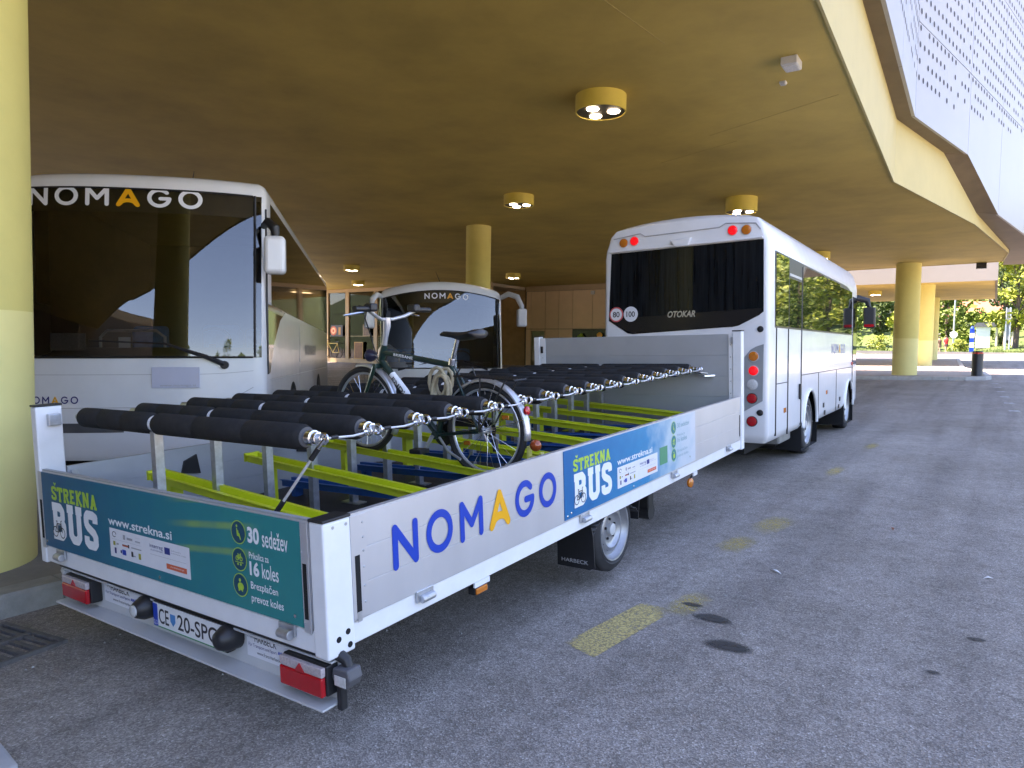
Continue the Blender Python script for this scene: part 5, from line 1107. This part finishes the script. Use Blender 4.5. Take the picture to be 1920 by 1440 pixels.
for y, z in ((1.66, .09), (1.70, .10), (2.5, .09), (3.5, .12)): disc(rb, 'screw', (.0075, y, z), .007, CHROME, (1, 0, 0), .003, 12)
# left board and headboard
lb = empty('side_board'); lb.parent = tr
for k in range(3):
    z0 = .062+k*.1295; MB().box(-TW+.012, -TW+.04, .126, TL-.075, z0, z0+.1290).build('plank', ALUIN, lb, bevel=.0015)
MB().box(-TW+.0405, -TW+.046, .128, .22, .08, .447).build('end_bracket', ALUIN, lb); MB().box(-TW+.0465, -TW+.06, .14, .175, .38, .43).build('latch', GALV, lb)
for y in (.75, 1.6, 2.5): MB().prism([(y, .30), (y+.12, .28), (y+.10, .40), (y+.02, .37)], lambda u, v, t: (t, u, v), -TW+.041, -TW+.055).build('rubber_stop', BLACK, lb)
hb_ = empty('headboard'); hb_.parent = tr
for k in range(5):
    z0 = .062+k*.1915; MB().box(-TW+.062, -.072, TL-.055+(.0006 if k % 2 else 0), TL-.02, z0, z0+.1905).build('plank', ALUIN, hb_, bevel=.002)
for x0, x1 in ((-TW+.062, -TW+.125), (-.105, -.072)):
    MB().box(x0, x1, TL-.062, TL-.0555, .07, 1.016).build('end_profile', TWHITE, hb_)
    for k in range(8): MB().lathe(((x0+x1)/2, TL-.062, .15+k*.11), (0, -1, 0), [(0, .006), (.003, .004)], 8).build('rivet', GALV, hb_)
MB().box(-TW+.075, -TW+.10, TL-.075, TL-.0625, .86, .93).build('latch', BLACK, hb_); MB().box(-.075, -.06, TL-.09, TL-.071, .93, .99).build('latch', GALV, hb_)
hk = MB(); hk.tube([(-.42, TL-.06, .665), (-.36, TL-.10, .66), (-.30, TL-.14, .64), (-.24, TL-.06, .64)], .014, 8); hk.build('anchor_eye', CHROME, hb_, smooth=True)
# rear bumper with lights
bp = empty('rear_bumper'); bp.parent = tr
bm_ = MB(); bm_.box(-2.0, .0, .055, .065, -.205, -.045); bm_.box(-2.0, .0, .018, .0545, -.052, -.045); bm_.box(-2.0, .0, -.030, .0545, -.206, -.198); bm_.build('bumper_beam', LIGHTGREY, bp, bevel=.002)
MB().box(-2.05, -.02, .02, .07, -.042, -.024).build('rubber_strip', BLACK, bp)
for x0, x1 in ((-1.945, -1.690), (-.242, -.006)):
    MB().box(x0, x1+.001, -.0, .054, -.165, -.055).build('lamp_housing', BLACK, bp, bevel=.006)
    MB().box(x0+.004, x1-.004, -.022, -.0005, -.163, -.092).build('tail_lamp', REDL, bp, bevel=.006)
    MB().box(x0+.004, x1-.004, -.020, -.0005, -.0915, -.057).build('reflector_band', REFLB, bp, bevel=.004)
    xm = (x0+x1)/2; MB().prism([(xm-.028, -.0925), (xm+.028, -.0925), (xm, -.060)], lambda u, v, t: (u, -t, v), .0205, .0235).build('triangle_reflector', REDL, bp)
pf = MB().box(-1.142, -.605, .010, .050, -.155, -.040).build('plate_holder', BLACK, bp, bevel=.004)
MB().box(-1.136, -.616, .005, .0095, -.148, -.045).build('number_plate', pm('plate_white', (.78, .79, .78), .35, vary=.03), bp)
MB().box(-1.134, -1.100, .0038, .0048, -.146, -.047).build('plate_band', LBLUE, bp); put_text('SLO', LWHITE, bp, (-1.131, -1.103, -.140, -.120), lambda u, v: (u, .0032, v))
for t_, a, b in (('CE', -1.09, -1.012), ('20-SPC', -.945, -.66)): put_text(t_, LBLACK, bp, (a, b, -.130, -.062), lambda u, v: (u, .0042, v), bold=.01)
MB().prism([(-1.0, -.072), (-.962, -.072), (-.962, -.105), (-.981, -.124), (-1.0, -.105)], lambda u, v, t: (u, -t, v), -.0048, -.0040).build('plate_crest', pm('crest_blue', (.05, .25, .55), .4), bp)
MB().box(-1.136, -.616, .0040, .0048, -.1475, -.1435).build('plate_green_line', pm('green_line', (.03, .3, .12), .4), bp)
for x in (-1.215, -.60):
    lo = MB(); lo.lathe((x, .05, -.088), (0, -1, 0), [(0, .055), (.05, .052), (.085, .034), (.095, .015)], 20); lo.build('plate_lamp', BLACK, bp, smooth=True)
disc(bp, 'plate_lamp_lens', (-1.215, -.040, -.088), .026, CLEAR, (0, -1, 0), .008)
for a, b in ((-1.66, -1.30), (-.53, -.25)):
    MB().box(a, b, .050, .0545, -.155, -.058).build('maker_sticker', STICK, bp)
    s4 = lambda u, v: (u, .0492, v); w = b-a
    put_text('Franz', LBLACK, bp, (a+.02*w, a+.18*w, -.080, -.066), s4, shear=.3); put_text('HARBECK', LBLACK, bp, (a+.18*w, a+.66*w, -.092, -.064), s4, bold=.01)
    put_text('Für Transport und Sport', LNAVY, bp, (a+.04*w, a+.66*w, -.118, -.100), s4); put_text('ANHÄNGER', LBLUE, bp, (a+.68*w, a+.98*w, -.112, -.094), s4, bold=.05); put_text('www.franz-harbeck.de', LBLACK, bp, (a+.22*w, a+.80*w, -.140, -.126), s4)
ml = MB(); ml.tube([(.0, .055, -.03), (.03, .06, -.045), (.045, .06, -.075)], [.022, .020, .016], 10); ml.build('lamp_arm', BLACK, bp, smooth=True)
MB().prism([(.0, -.065), (.075, -.060), (.085, -.095), (.065, -.130), (.015, -.128), (-.005, -.10)], lambda u, v, t: (u, t, v), .02, .085).build('outline_lamp', pm('grey_rubber', (.10, .10, .11), .55, vary=.15), bp, bevel=.006)
MB().box(.012, .068, .0165, .0195, -.122, -.085).build('outline_lamp_lens', CLEAR, bp, bevel=.003)
MB().box(.004, .03, .03, .06, -.22, -.13).build('rubber_buffer', BLACK, bp, bevel=.006)
MB().beam((-2.06, .05, -.06), (-2.02, .05, -.10), .04, .03).build('outline_lamp', CLEAR, bp)
# axle, wheels, guards
WY = 2.33; WZ = -.155
MB().box(-TW+.25, -.25, WY-.05, WY+.05, WZ-.05, WZ+.05).build('axle', GALV, tr)
MB().box(-TW+.4, -TW+.5, WY-.5, WY+.4, -.12, -.02).build('axle_bracket', GALV, tr)
road_wheel(tr, (-.040, WY, WZ), .262, .190, .185, holes=12)
wl = road_wheel(tr, (-TW+.225, WY, WZ), .262, .190, .185, hub=False)
mg = MB()
for k in range(14):
    a0, a1 = R(18+144*k/14), R(18+144*(k+1)/14)
    mg.add([(x, WY+.300*math.cos(a)*1.12, WZ+.31*math.sin(a)*.42+.0) for a in (a0, a1) for x in (-.24, -.03)], [(0, 1, 3, 2)])
o = mg.build('mudguard', BLACK, tr, smooth=True); s5 = o.modifiers.new('solid', 'SOLIDIFY'); s5.thickness = .006
mf = MB().prism([(-.265, -.06), (-.03, -.06), (-.02, -.12), (-.012, -.30), (-.05, -.315), (-.265, -.315)], lambda u, v, t: (u, WY-.335+t, v), 0, .008).build('mudflap', BLACK, tr, bevel=.002)
put_text('HARBECK', LGREY, mf, (-.235, -.055, -.285, -.262), lambda u, v: (u, WY-.3362, v), bold=.01)
MB().prism([(-.24, -.03), (-.02, -.03), (-.03, -.16), (-.24, -.17)], lambda u, v, t: (u, WY+.31+t, v), 0, .008).build('front_flap', BLACK, tr)
MB().box(-.30, -.20, 3.2, 3.3, -.25, -.03).build('support_leg', BLACK, tr, bevel=.01)
MB().cyl((-.30, 3.25, -.27), (-.20, 3.25, -.27), .06, 16).build('support_foot', BLACK, tr)
# side markers
for y in (.90,):
    MB().box(-.01, .0, y-.055, y+.055, -.045, -.0225).build('marker_bracket', TWHITE, tr); MB().box(-.05, -.012, y-.045, y+.045, -.085, -.050).build('marker_body', BLACK, tr, bevel=.004); MB().box(-.0115, -.002, y-.042, y+.042, -.082, -.053).build('side_marker', AMBER, tr, bevel=.008, seg=3)
MB().box(-.01, .0, 3.60, 3.68, -.05, -.0225).build('marker_bracket', TWHITE, tr); disc(tr, 'side_marker', (-.004, 3.52, -.085), .035, AMBER, (1, -.2, 0), .02); MB().beam((-.02, 3.62, -.05), (-.02, 3.53, -.085), .01).build('marker_arm', BLACK, tr)
# drawbar to the minibus
db = MB(); db.beam((-.30, TL-.3, -.06), (-1.05, TL+.95, .02), .08, .10); db.beam((-TW+.30, TL-.3, -.06), (-1.13, TL+.95, .02), .08, .10); db.beam((-1.09, TL+.9, .02), (-1.09, TL+1.35, .03), .09, .09); db.build('drawbar', GALV, tr)
# rack: wheel channels
def channel(x0, z0, x1, z1, y, mat, w=.07, d=.045, lip=.022):
    pr_ = [(-w/2-lip, 0), (-w/2-lip, -.004), (-w/2-.004, -.004), (-w/2-.004, -d), (w/2+.004, -d), (w/2+.004, -.004), (w/2+lip, -.004), (w/2+lip, 0), (w/2, 0), (w/2, -d+.005), (-w/2, -d+.005), (-w/2, 0)]
    return MB().prism(pr_, lambda u, v, t: (x0+(x1-x0)*t, y+u, z0+(z1-z0)*t+v), 0, 1).build('wheel_channel', mat, tr)
r = random.Random(4)
for k in range(8):
    y = .45+.6*k; j = r.uniform(-.015, .015)
    c = channel(-1.84+j, .392, -.09+j, .278, y, YEL)
    MB().box(-1.70+j, -1.66+j, y-.035, y+.035, .0785, .335).build('channel_post', YEL, c); MB().box(-1.76+j, -1.60+j, y-.04, y+.04, .0705, .078).build('post_foot', YEL, c); MB().box(-.30+j, -.26+j, y-.03, y+.03, .072, .238).build('channel_post', YEL, c)
    bk = MB(); bk.box(-1.86+j, -1.842+j, y-.05, y+.05, .35, .40); bk.build('end_plate', YEL, c)
for k in range(8):
    y = .75+.6*k; j = r.uniform(-.02, .02)
    if y > TL-.1: continue
    c = channel(-1.92+j, .178, -.12+j, .215, y, BLUE); MB().box(-1.84+j, -1.80+j, y-.03, y+.03, .072, .132).build('channel_post', BLUE, c); MB().box(-.4+j, -.36+j, y-.03, y+.03, .072, .155).build('channel_post', BLUE, c)
# rack: sixteen padded bars on galvanised legs, tied by a steel rope
ends = []
def sleeve(x0, x1, rad=.051):
    d = x1-x0; s_ = .03
    pf_ = [(0, .016), (.004, rad-.018), (.012, rad-.008), (s_, rad)]
    for q in (1, 2): pf_ += [(d*q/3-.004, rad), (d*q/3, rad-.003), (d*q/3+.004, rad)]
    pf_ += [(d-s_, rad), (d-.012, rad-.006), (d-.002, rad-.016), (d, .02)]
    return pf_
for k in range(16):
    y = .19+.3013*k; xe = -.285-.010*k+r.uniform(-.008, .008); z = .705+r.uniform(-.004, .004)
    e = empty('rack_bar', loc=(0, y, z)); e.parent = tr
    xl = -2.06+r.uniform(-.01, .01)
    MB().cyl((xl-(.09 if k else .055), 0, 0), (xe+.07, 0, 0), .019, 14).build('core_tube', GALV, e, smooth=True)
    for a, b in ((xl, -1.366), (-1.344, xe)):
        MB().lathe((a, 0, 0), (1, 0, 0), sleeve(a, b), 28).build('foam_sleeve', FOAM, e, smooth=True)
    MB().lathe((xe-.001, 0, 0), (1, 0, 0), [(0, .040), (.004, .038)], 24).build('foam_end', FOAMEND, e)
    MB().lathe((-1.365, 0, 0), (1, 0, 0), [(0, .034), (.002, .038), (.018, .038), (.020, .034)], 24).build('joint_ring', STICK, e, smooth=True)
    MB().lathe((xe+.005, 0, 0), (1, 0, 0), [(0, .030), (.035, .030), (.037, .024), (.06, .024), (.062, .014)], 20).build('end_collar', CHROME, e, smooth=True)
    ey = MB(); ey.tube([(xe+.095+.020*math.cos(q*.524), .0, .020*math.sin(q*.524)) for q in range(12)], .006, 6, closed=True); ey.cyl((xe+.06, 0, 0), (xe+.078, 0, 0), .012, 10); ey.build('eye_bolt', CHROME, e, smooth=True)
    ends.append((xe+.10, y, z))
    lg = MB().box(-1.375, -1.335, y-.022, y+.022, .079, z-.035).build('rack_leg', GALV, tr, bevel=.003)
    MB().box(-1.43, -1.28, y-.035, y+.035, .0705, .078).build('foot_plate', GALV, lg)
    if k % 2 == 0:
        l2 = MB().box(-.93, -.89, y+.13, y+.17, .079, .52).build('guide_leg', GALV, tr, bevel=.003) if False else None
MB().box(-2.165, -2.11, .045, .105, .675, .735).build('bar_bracket', GALV, tr, bevel=.004)
ROPE = pm('steel_rope', (.75, .75, .76), .4, metal=.5, vary=.15, scale=80)
prev = None
for k, p in enumerate(ends):
    if prev is not None:
        m_ = [(prev[i]+p[i])/2 for i in range(3)]; a, b = Vector(prev), Vector(p); d = (b-a).normalized()
        w_ = MB().tube([a+d*.02, (m_[0], m_[1], m_[2]-.008), b-d*.03], .0048, 6).build('safety_rope', ROPE, tr, smooth=True)
        sh_ = MB(); sh_.tube([b-d*.06+Vector((.012*math.cos(q*.7), 0, .018*math.sin(q*.7))) for q in range(9)], .0045, 6, closed=True); sh_.cyl(b-d*.035+Vector((0, 0, -.016)), b-d*.035+Vector((.006, 0, .022)), .005, 8); sh_.cyl(b-d*.075, b-d*.095, .009, 8); sh_.build('shackle', CHROME, w_, smooth=True)
        MB().cyl(a+d*.03, a+d*.065, .0085, 8).build('rope_ferrule', BLACK, w_)
    prev = p
b = Vector(ends[-1]); w_ = MB().tube([b, (-.36, TL-.10, .675), (-.30, TL-.06, .66)], .0048, 6).build('safety_rope', ROPE, tr, smooth=True)
a = Vector(ends[0]); q = Vector((-.40, .10, .395)); d = (q-a).normalized()
w_ = MB().tube([a+d*.08, q-d*.07], .0058, 8).build('stay_rope', ROPE, tr, smooth=True); MB().tube([a+d*.045, a+d*.10], .011, 8).build('rope_ferrule', BLACK, w_); MB().tube([q-d*.09, q-d*.02], .011, 8).build('rope_ferrule', BLACK, w_); MB().tube([a, a+d*.05], .008, 8).build('shackle', CHROME, w_); MB().cyl(q-d*.02, q+Vector((0, 0, -.12)), .006, 8).build('anchor', CHROME, w_)
lft = MB(); lft.tube([(-2.14, .19, .705), (-2.14, .19+.3013*15, .705)], .004, 6); lft.build('rear_rope', ROPE, tr)
# amber lamp on a yellow bracket at a channel end
am = MB(); am.box(-.245, -.228, 1.66, 1.69, .28, .455); am.box(-.165, -.148, 1.66, 1.69, .28, .425); am.box(-.2275, -.1655, 1.665, 1.685, .385, .402); am.build('lamp_bracket', pm('pale_yellow_plastic', (.75, .68, .18), .4, vary=.05), tr, bevel=.002)
MB().ball((-.188, 1.665, .462), .034, .030, .034).build('amber_lamp', pm('red_brown_lens', (.34, .06, .015), .2, vary=.1, coat=.5), tr, smooth=True)

# ------------------------------------------------------------------ bicycle held in the trailer
BO = Vector((-1.0, 1.65, .30)); MBK = MT @ Matrix.Translation(BO)
bk = empty('bicycle', MBK); tag(bk, 'dark green trekking bicycle with silver mudguards standing in the trailer', 'bicycle')
def B(x, z, y=0): return (x-BO.x, y, z-BO.z)
BGREEN = pm('dark_green_frame', (.010, .035, .030), .3, vary=.06, coat=.5); SILV = pm('silver_mudguard', (.62, .64, .68), .3, metal=.6, vary=.06)
HUBR, HUBF = (-.515, .530), (-1.485, .615); WR = .262
def bike_wheel(h):
    w = empty('wheel', loc=B(*h)); w.parent = bk
    t = MB(); t.tube([(WR*math.cos(2*math.pi*k/40), 0, WR*math.sin(2*math.pi*k/40)) for k in range(40)], .020, 8, closed=True); t.build('tyre', RUBBER, w, smooth=True)
    t = MB(); t.tube([((WR-.024)*math.cos(2*math.pi*k/40), 0, (WR-.024)*math.sin(2*math.pi*k/40)) for k in range(40)], .009, 6, closed=True); t.build('rim', SILV, w, smooth=True)
    t = MB()
    for k in range(28):
        a = 2*math.pi*k/28; s = 1 if k % 2 else -1; a2 = a+(.5 if (k//2) % 2 else -.5); t.tube([(.018*math.cos(a2), s*.03, .018*math.sin(a2)), ((WR-.028)*math.cos(a), 0, (WR-.028)*math.sin(a))], .0014, 4)
    t.build('spokes', CHROME, w); MB().cyl((0, -.05, 0), (0, .05, 0), .018, 12).build('hub', GALV, w, smooth=True)
    for a in (30, 210): MB().box((WR-.10)*math.cos(R(a))-.022, (WR-.10)*math.cos(R(a))+.022, -.006, .006, (WR-.10)*math.sin(R(a))-.012, (WR-.10)*math.sin(R(a))+.012).build('spoke_reflector', AMBER, w, bevel=.003)
bike_wheel(HUBR); bike_wheel(HUBF)
BB, ST, HT, HBm = (-.873, .485), (-.745, .93), (-1.29, 1.03), (-1.325, .93)
f_ = MB(); f_.cyl(B(*BB), B(*ST), .017, 12); f_.cyl(B(-.755, .905), B(-1.295, .985), .018, 12); f_.cyl(B(*BB), B(-1.318, .925), .022, 12); f_.cyl(B(*HT), B(*HBm), .022, 12)
for s in (-1, 1):
    f_.cyl(B(BB[0], BB[1], s*.02), B(*HUBR, s*.062), .010, 8); f_.cyl(B(-.745, .90, s*.012), B(*HUBR, s*.062), .008, 8)
f_.cyl(B(*BB, -.04), B(*BB, .04), .024, 14); f_.build('frame', BGREEN, bk, smooth=True)
fk = MB()
for s in (-1, 1): fk.tube([B(-1.335, .90, s*.05), B(-1.39, .78, s*.056), B(-1.485, .615, s*.055)], [.014, .012, .008], 8)
fk.beam(B(-1.335, .90, -.06), B(-1.335, .90, .06), .03, .03); fk.cyl(B(-1.335, .90), B(-1.325, .93), .016, 10); fk.build('fork', BGREEN, bk, smooth=True)
stm = MB(); stm.tube([B(-1.29, 1.03), B(-1.28, 1.08), B(-1.262, 1.15), B(-1.262, 1.20)], [.016, .018, .024, .026], 12); stm.build('stem', SILV, bk, smooth=True)
hbp = [(-.30, -1.20, 1.255), (-.22, -1.205, 1.250), (-.12, -1.225, 1.205), (-.05, -1.262, 1.192), (.05, -1.262, 1.192), (.12, -1.225, 1.210), (.22, -1.205, 1.250), (.30, -1.20, 1.25)]
hbm = MB(); hbm.tube([B(x, z, y) for y, x, z in hbp], .0115, 10); hbo = hbm.build('handlebar', SILV, bk, smooth=True)
for s in (-1, 1):
    MB().tube([B(-1.20, 1.252, s*.20), B(-1.195, 1.25, s*.33)], .018, 12).build('grip', BLACK, hbo, smooth=True); MB().box(-1.24-BO.x, -1.17-BO.x, s*.19-.03, s*.19+.03, 1.235-BO.z, 1.285-BO.z).build('shifter', BLACK, hbo, bevel=.012)
    MB().tube([B(-1.24, 1.235, s*.20), B(-1.29, 1.222, s*.27), B(-1.29, 1.215, s*.33)], [.009, .009, .006], 8).build('brake_lever', CHROME, hbo, smooth=True)
    MB().tube([B(-1.24, 1.24, s*.19), B(-1.33, 1.20, s*.12), B(-1.36, 1.10, s*.05), B(-1.34, .97, s*.03)], .004, 6).build('brake_cable', BLACK, hbo, smooth=True)
sp_ = MB(); sp_.cyl(B(-.748, .92), B(-.70, 1.055), .0135, 12); sp_.build('seat_post', CHROME, bk, smooth=True); MB().cyl(B(-.752, .905), B(-.743, .94), .021, 12).build('seat_clamp', CHROME, bk)
sd_ = MB(); prof = [(-.825, .012, 1.088), (-.80, .022, 1.092), (-.74, .026, 1.085), (-.67, .045, 1.075), (-.60, .085, 1.080), (-.55, .095, 1.090), (-.528, .07, 1.086), (-.518, .02, 1.080)]
for x, w, z in prof:
    for q in range(12):
        a = 2*math.pi*q/12; sd_.v.append(B(x, z+(.022 if math.sin(a) > 0 else .030)*math.sin(a)*min(1, w/.05+.15), w*math.cos(a)))
for i in range(len(prof)-1):
    for q in range(12): sd_.f.append((i*12+q, i*12+(q+1) % 12, (i+1)*12+(q+1) % 12, (i+1)*12+q))
sd_.f.append(tuple(range(12))); sd_.f.append(tuple(range(len(prof)*12-1, len(prof)*12-13, -1))); sd_.build('saddle', pm('black_leather', (.018, .017, .018), .35, vary=.2, scale=30), bk, smooth=True)
def fender(h, a0, a1, name='mudguard'):
    m = MB(); n = 22
    for k in range(n+1):
        a = R(a0+(a1-a0)*k/n)
        for y, rr2 in ((-.030, WR+.022), (-.018, WR+.036), (0, WR+.041), (.018, WR+.036), (.030, WR+.022)): m.v.append(B(h[0]+rr2*math.cos(a), h[1]+rr2*math.sin(a), y))
    for k in range(n):
        for q in range(4): m.f.append((k*5+q, k*5+q+1, (k+1)*5+q+1, (k+1)*5+q))
    o = m.build(name, SILV, bk, smooth=True); s = o.modifiers.new('solid', 'SOLIDIFY'); s.thickness = .003
    return o
fender(HUBR, -8, 175); fender(HUBF, -30, 100)
fs = MB()
for s in (-1, 1): fs.cyl(B(*HUBR, s*.06), B(HUBR[0]+(WR+.03)*math.cos(R(15)), HUBR[1]+(WR+.03)*math.sin(R(15)), s*.03), .0025, 6); fs.cyl(B(*HUBR, s*.06), B(HUBR[0]+(WR+.03)*math.cos(R(70)), HUBR[1]+(WR+.03)*math.sin(R(70)), s*.03), .0025, 6); fs.cyl(B(*HUBF, s*.06), B(HUBF[0]+(WR+.03)*math.cos(R(-20)), HUBF[1]+(WR+.03)*math.sin(R(-20)), s*.03), .0025, 6)
fs.build('mudguard_stays', CHROME, bk)
rk = MB(); zc_ = .848
for y in (-.06, -.02, .02, .06): rk.cyl(B(-.69, zc_, y), B(-.27, zc_-.02, y), .005, 6)
for x in (-.69, -.55, -.41, -.27): rk.cyl(B(x, zc_-.004-(x+.69)*.047, -.06), B(x, zc_-.004-(x+.69)*.047, .06), .005, 6)
for s in (-1, 1): rk.cyl(B(-.50, zc_-.01, s*.06), B(*HUBR, s*.065), .005, 6); rk.cyl(B(-.32, zc_-.016, s*.06), B(*HUBR, s*.065), .005, 6)
rk.tube([B(-.68, zc_, -.05), B(-.64, zc_+.05, -.05), B(-.56, zc_+.05, -.05), B(-.54, zc_, -.05)], .004, 6); rk.build('luggage_rack', BLACK, bk, smooth=True)
disc(bk, 'tail_reflector', B(-.232, .655), .024, REDL, (1, 0, .1), .014)
hl_ = MB(); hl_.lathe(B(-1.395, .965, -.0), (-1, 0, .0), [(-.03, .01), (-.015, .028), (.02, .040), (.035, .040)], 16); hl_.build('headlamp', pm('dark_blue_plastic', (.03, .03, .06), .3), bk, smooth=True); disc(bk, 'headlamp_lens', B(-1.43, .965), .036, CLEAR, (-1, 0, 0), .008); MB().cyl(B(-1.385, .955), B(-1.345, .91), .006, 8).build('headlamp_bracket', CHROME, bk)
brk = MB()
for s in (-1, 1): brk.beam(B(-1.345, .90, s*.035), B(-1.375, .845, s*.035), .016, .02)
brk.build('front_brake', CHROME, bk)
ck = MB(); ck.tube([B(-.873, .485, -.055), B(-.92, .405, -.07)], [.014, .010], 8); ck.tube([B(-.873, .485, .055), B(-.826, .565, .07)], [.014, .010], 8); cko = ck.build('crank', SILV, bk, smooth=True)
for x, z, s in ((-.925, .40, -1), (-.82, .57, 1)): MB().box(x-.045-BO.x, x+.045-BO.x, min(s*.075, s*.16), max(s*.075, s*.16), z-.013-BO.z, z+.013-BO.z).build('pedal', BLACK, cko, bevel=.005)
crn = MB(); crn.lathe(B(*BB, .045), (0, 1, 0), [(0, .075), (.004, .075)], 30); crn.build('chainring', BLACK, bk)
MB().tube([B(-.873, .56, .047), B(-.515, .57, .047)], .006, 6).build('chain', DARK, bk); MB().box(-.90-BO.x, -.52-BO.x, .05, .062, .535-BO.z, .585-BO.z).build('chain_guard', BLACK, bk, bevel=.004)
ks = MB(); ks.tube([B(-.84, .475, -.03), B(-.76, .40, -.05), B(-.66, .36, -.06)], .008, 8); ks.build('kickstand', SILV, bk, smooth=True)
cb = MB(); cb.lathe(B(*HUBR, .04), (0, 1, 0), [(0, .045), (.02, .03)], 20); cb.build('cassette', DARK, bk); rd = MB(); rd.beam(B(-.50, .47, .06), B(-.49, .40, .06), .02, .03); rd.build('derailleur', BLACK, bk)
ROPE2 = pm('beige_cable_lock', (.42, .36, .24), .7, vary=.25, scale=40)
lk = MB(); r7 = random.Random(6)
for j in range(4):
    cx_, cz_ = -.80+r7.uniform(-.03, .03), .775+r7.uniform(-.04, .05); aa, bb_ = .05+.02*r7.random(), .075+.03*r7.random(); tl_ = r7.uniform(-.4, .4)
    lk.tube([B(cx_+aa*math.cos(q*.524)*math.cos(tl_)-bb_*math.sin(q*.524)*math.sin(tl_), cz_+bb_*math.sin(q*.524)*math.cos(tl_)+aa*math.cos(q*.524)*math.sin(tl_), -.035-.012*j) for q in range(12)], .011, 8, closed=True)
lk.build('cable_lock', ROPE2, bk, smooth=True)
# decals on the tubes
def tube_text(txt, p0, p1, h, mat, off, flip=False):
    a, b_ = Vector(p0), Vector(p1); d = (b_-a); L_ = d.length; d.normalize(); n_ = Vector((0, -1, 0)); u_ = n_.cross(d) if flip else d.cross(n_)
    put_text(txt, mat, bk, (0, L_, -h/2, h/2), lambda u, v: tuple(a+d*u+u_*(v if u_.z > 0 else -v)+n_*(math.sqrt(max(0, off*off-v*v))+.001)), bold=.03)
MB().tube([B(-1.235, .847), B(-1.03, .642)], .0228, 14, caps=False).build('white_decal', LWHITE, bk, smooth=True)
tube_text('ENDLESS', B(-1.215, .827), B(-1.045, .657), .024, LBLACK, .0238)
tube_text('BRISBANE', B(-1.20, .971), B(-1.04, .947), .018, LWHITE, .0190)
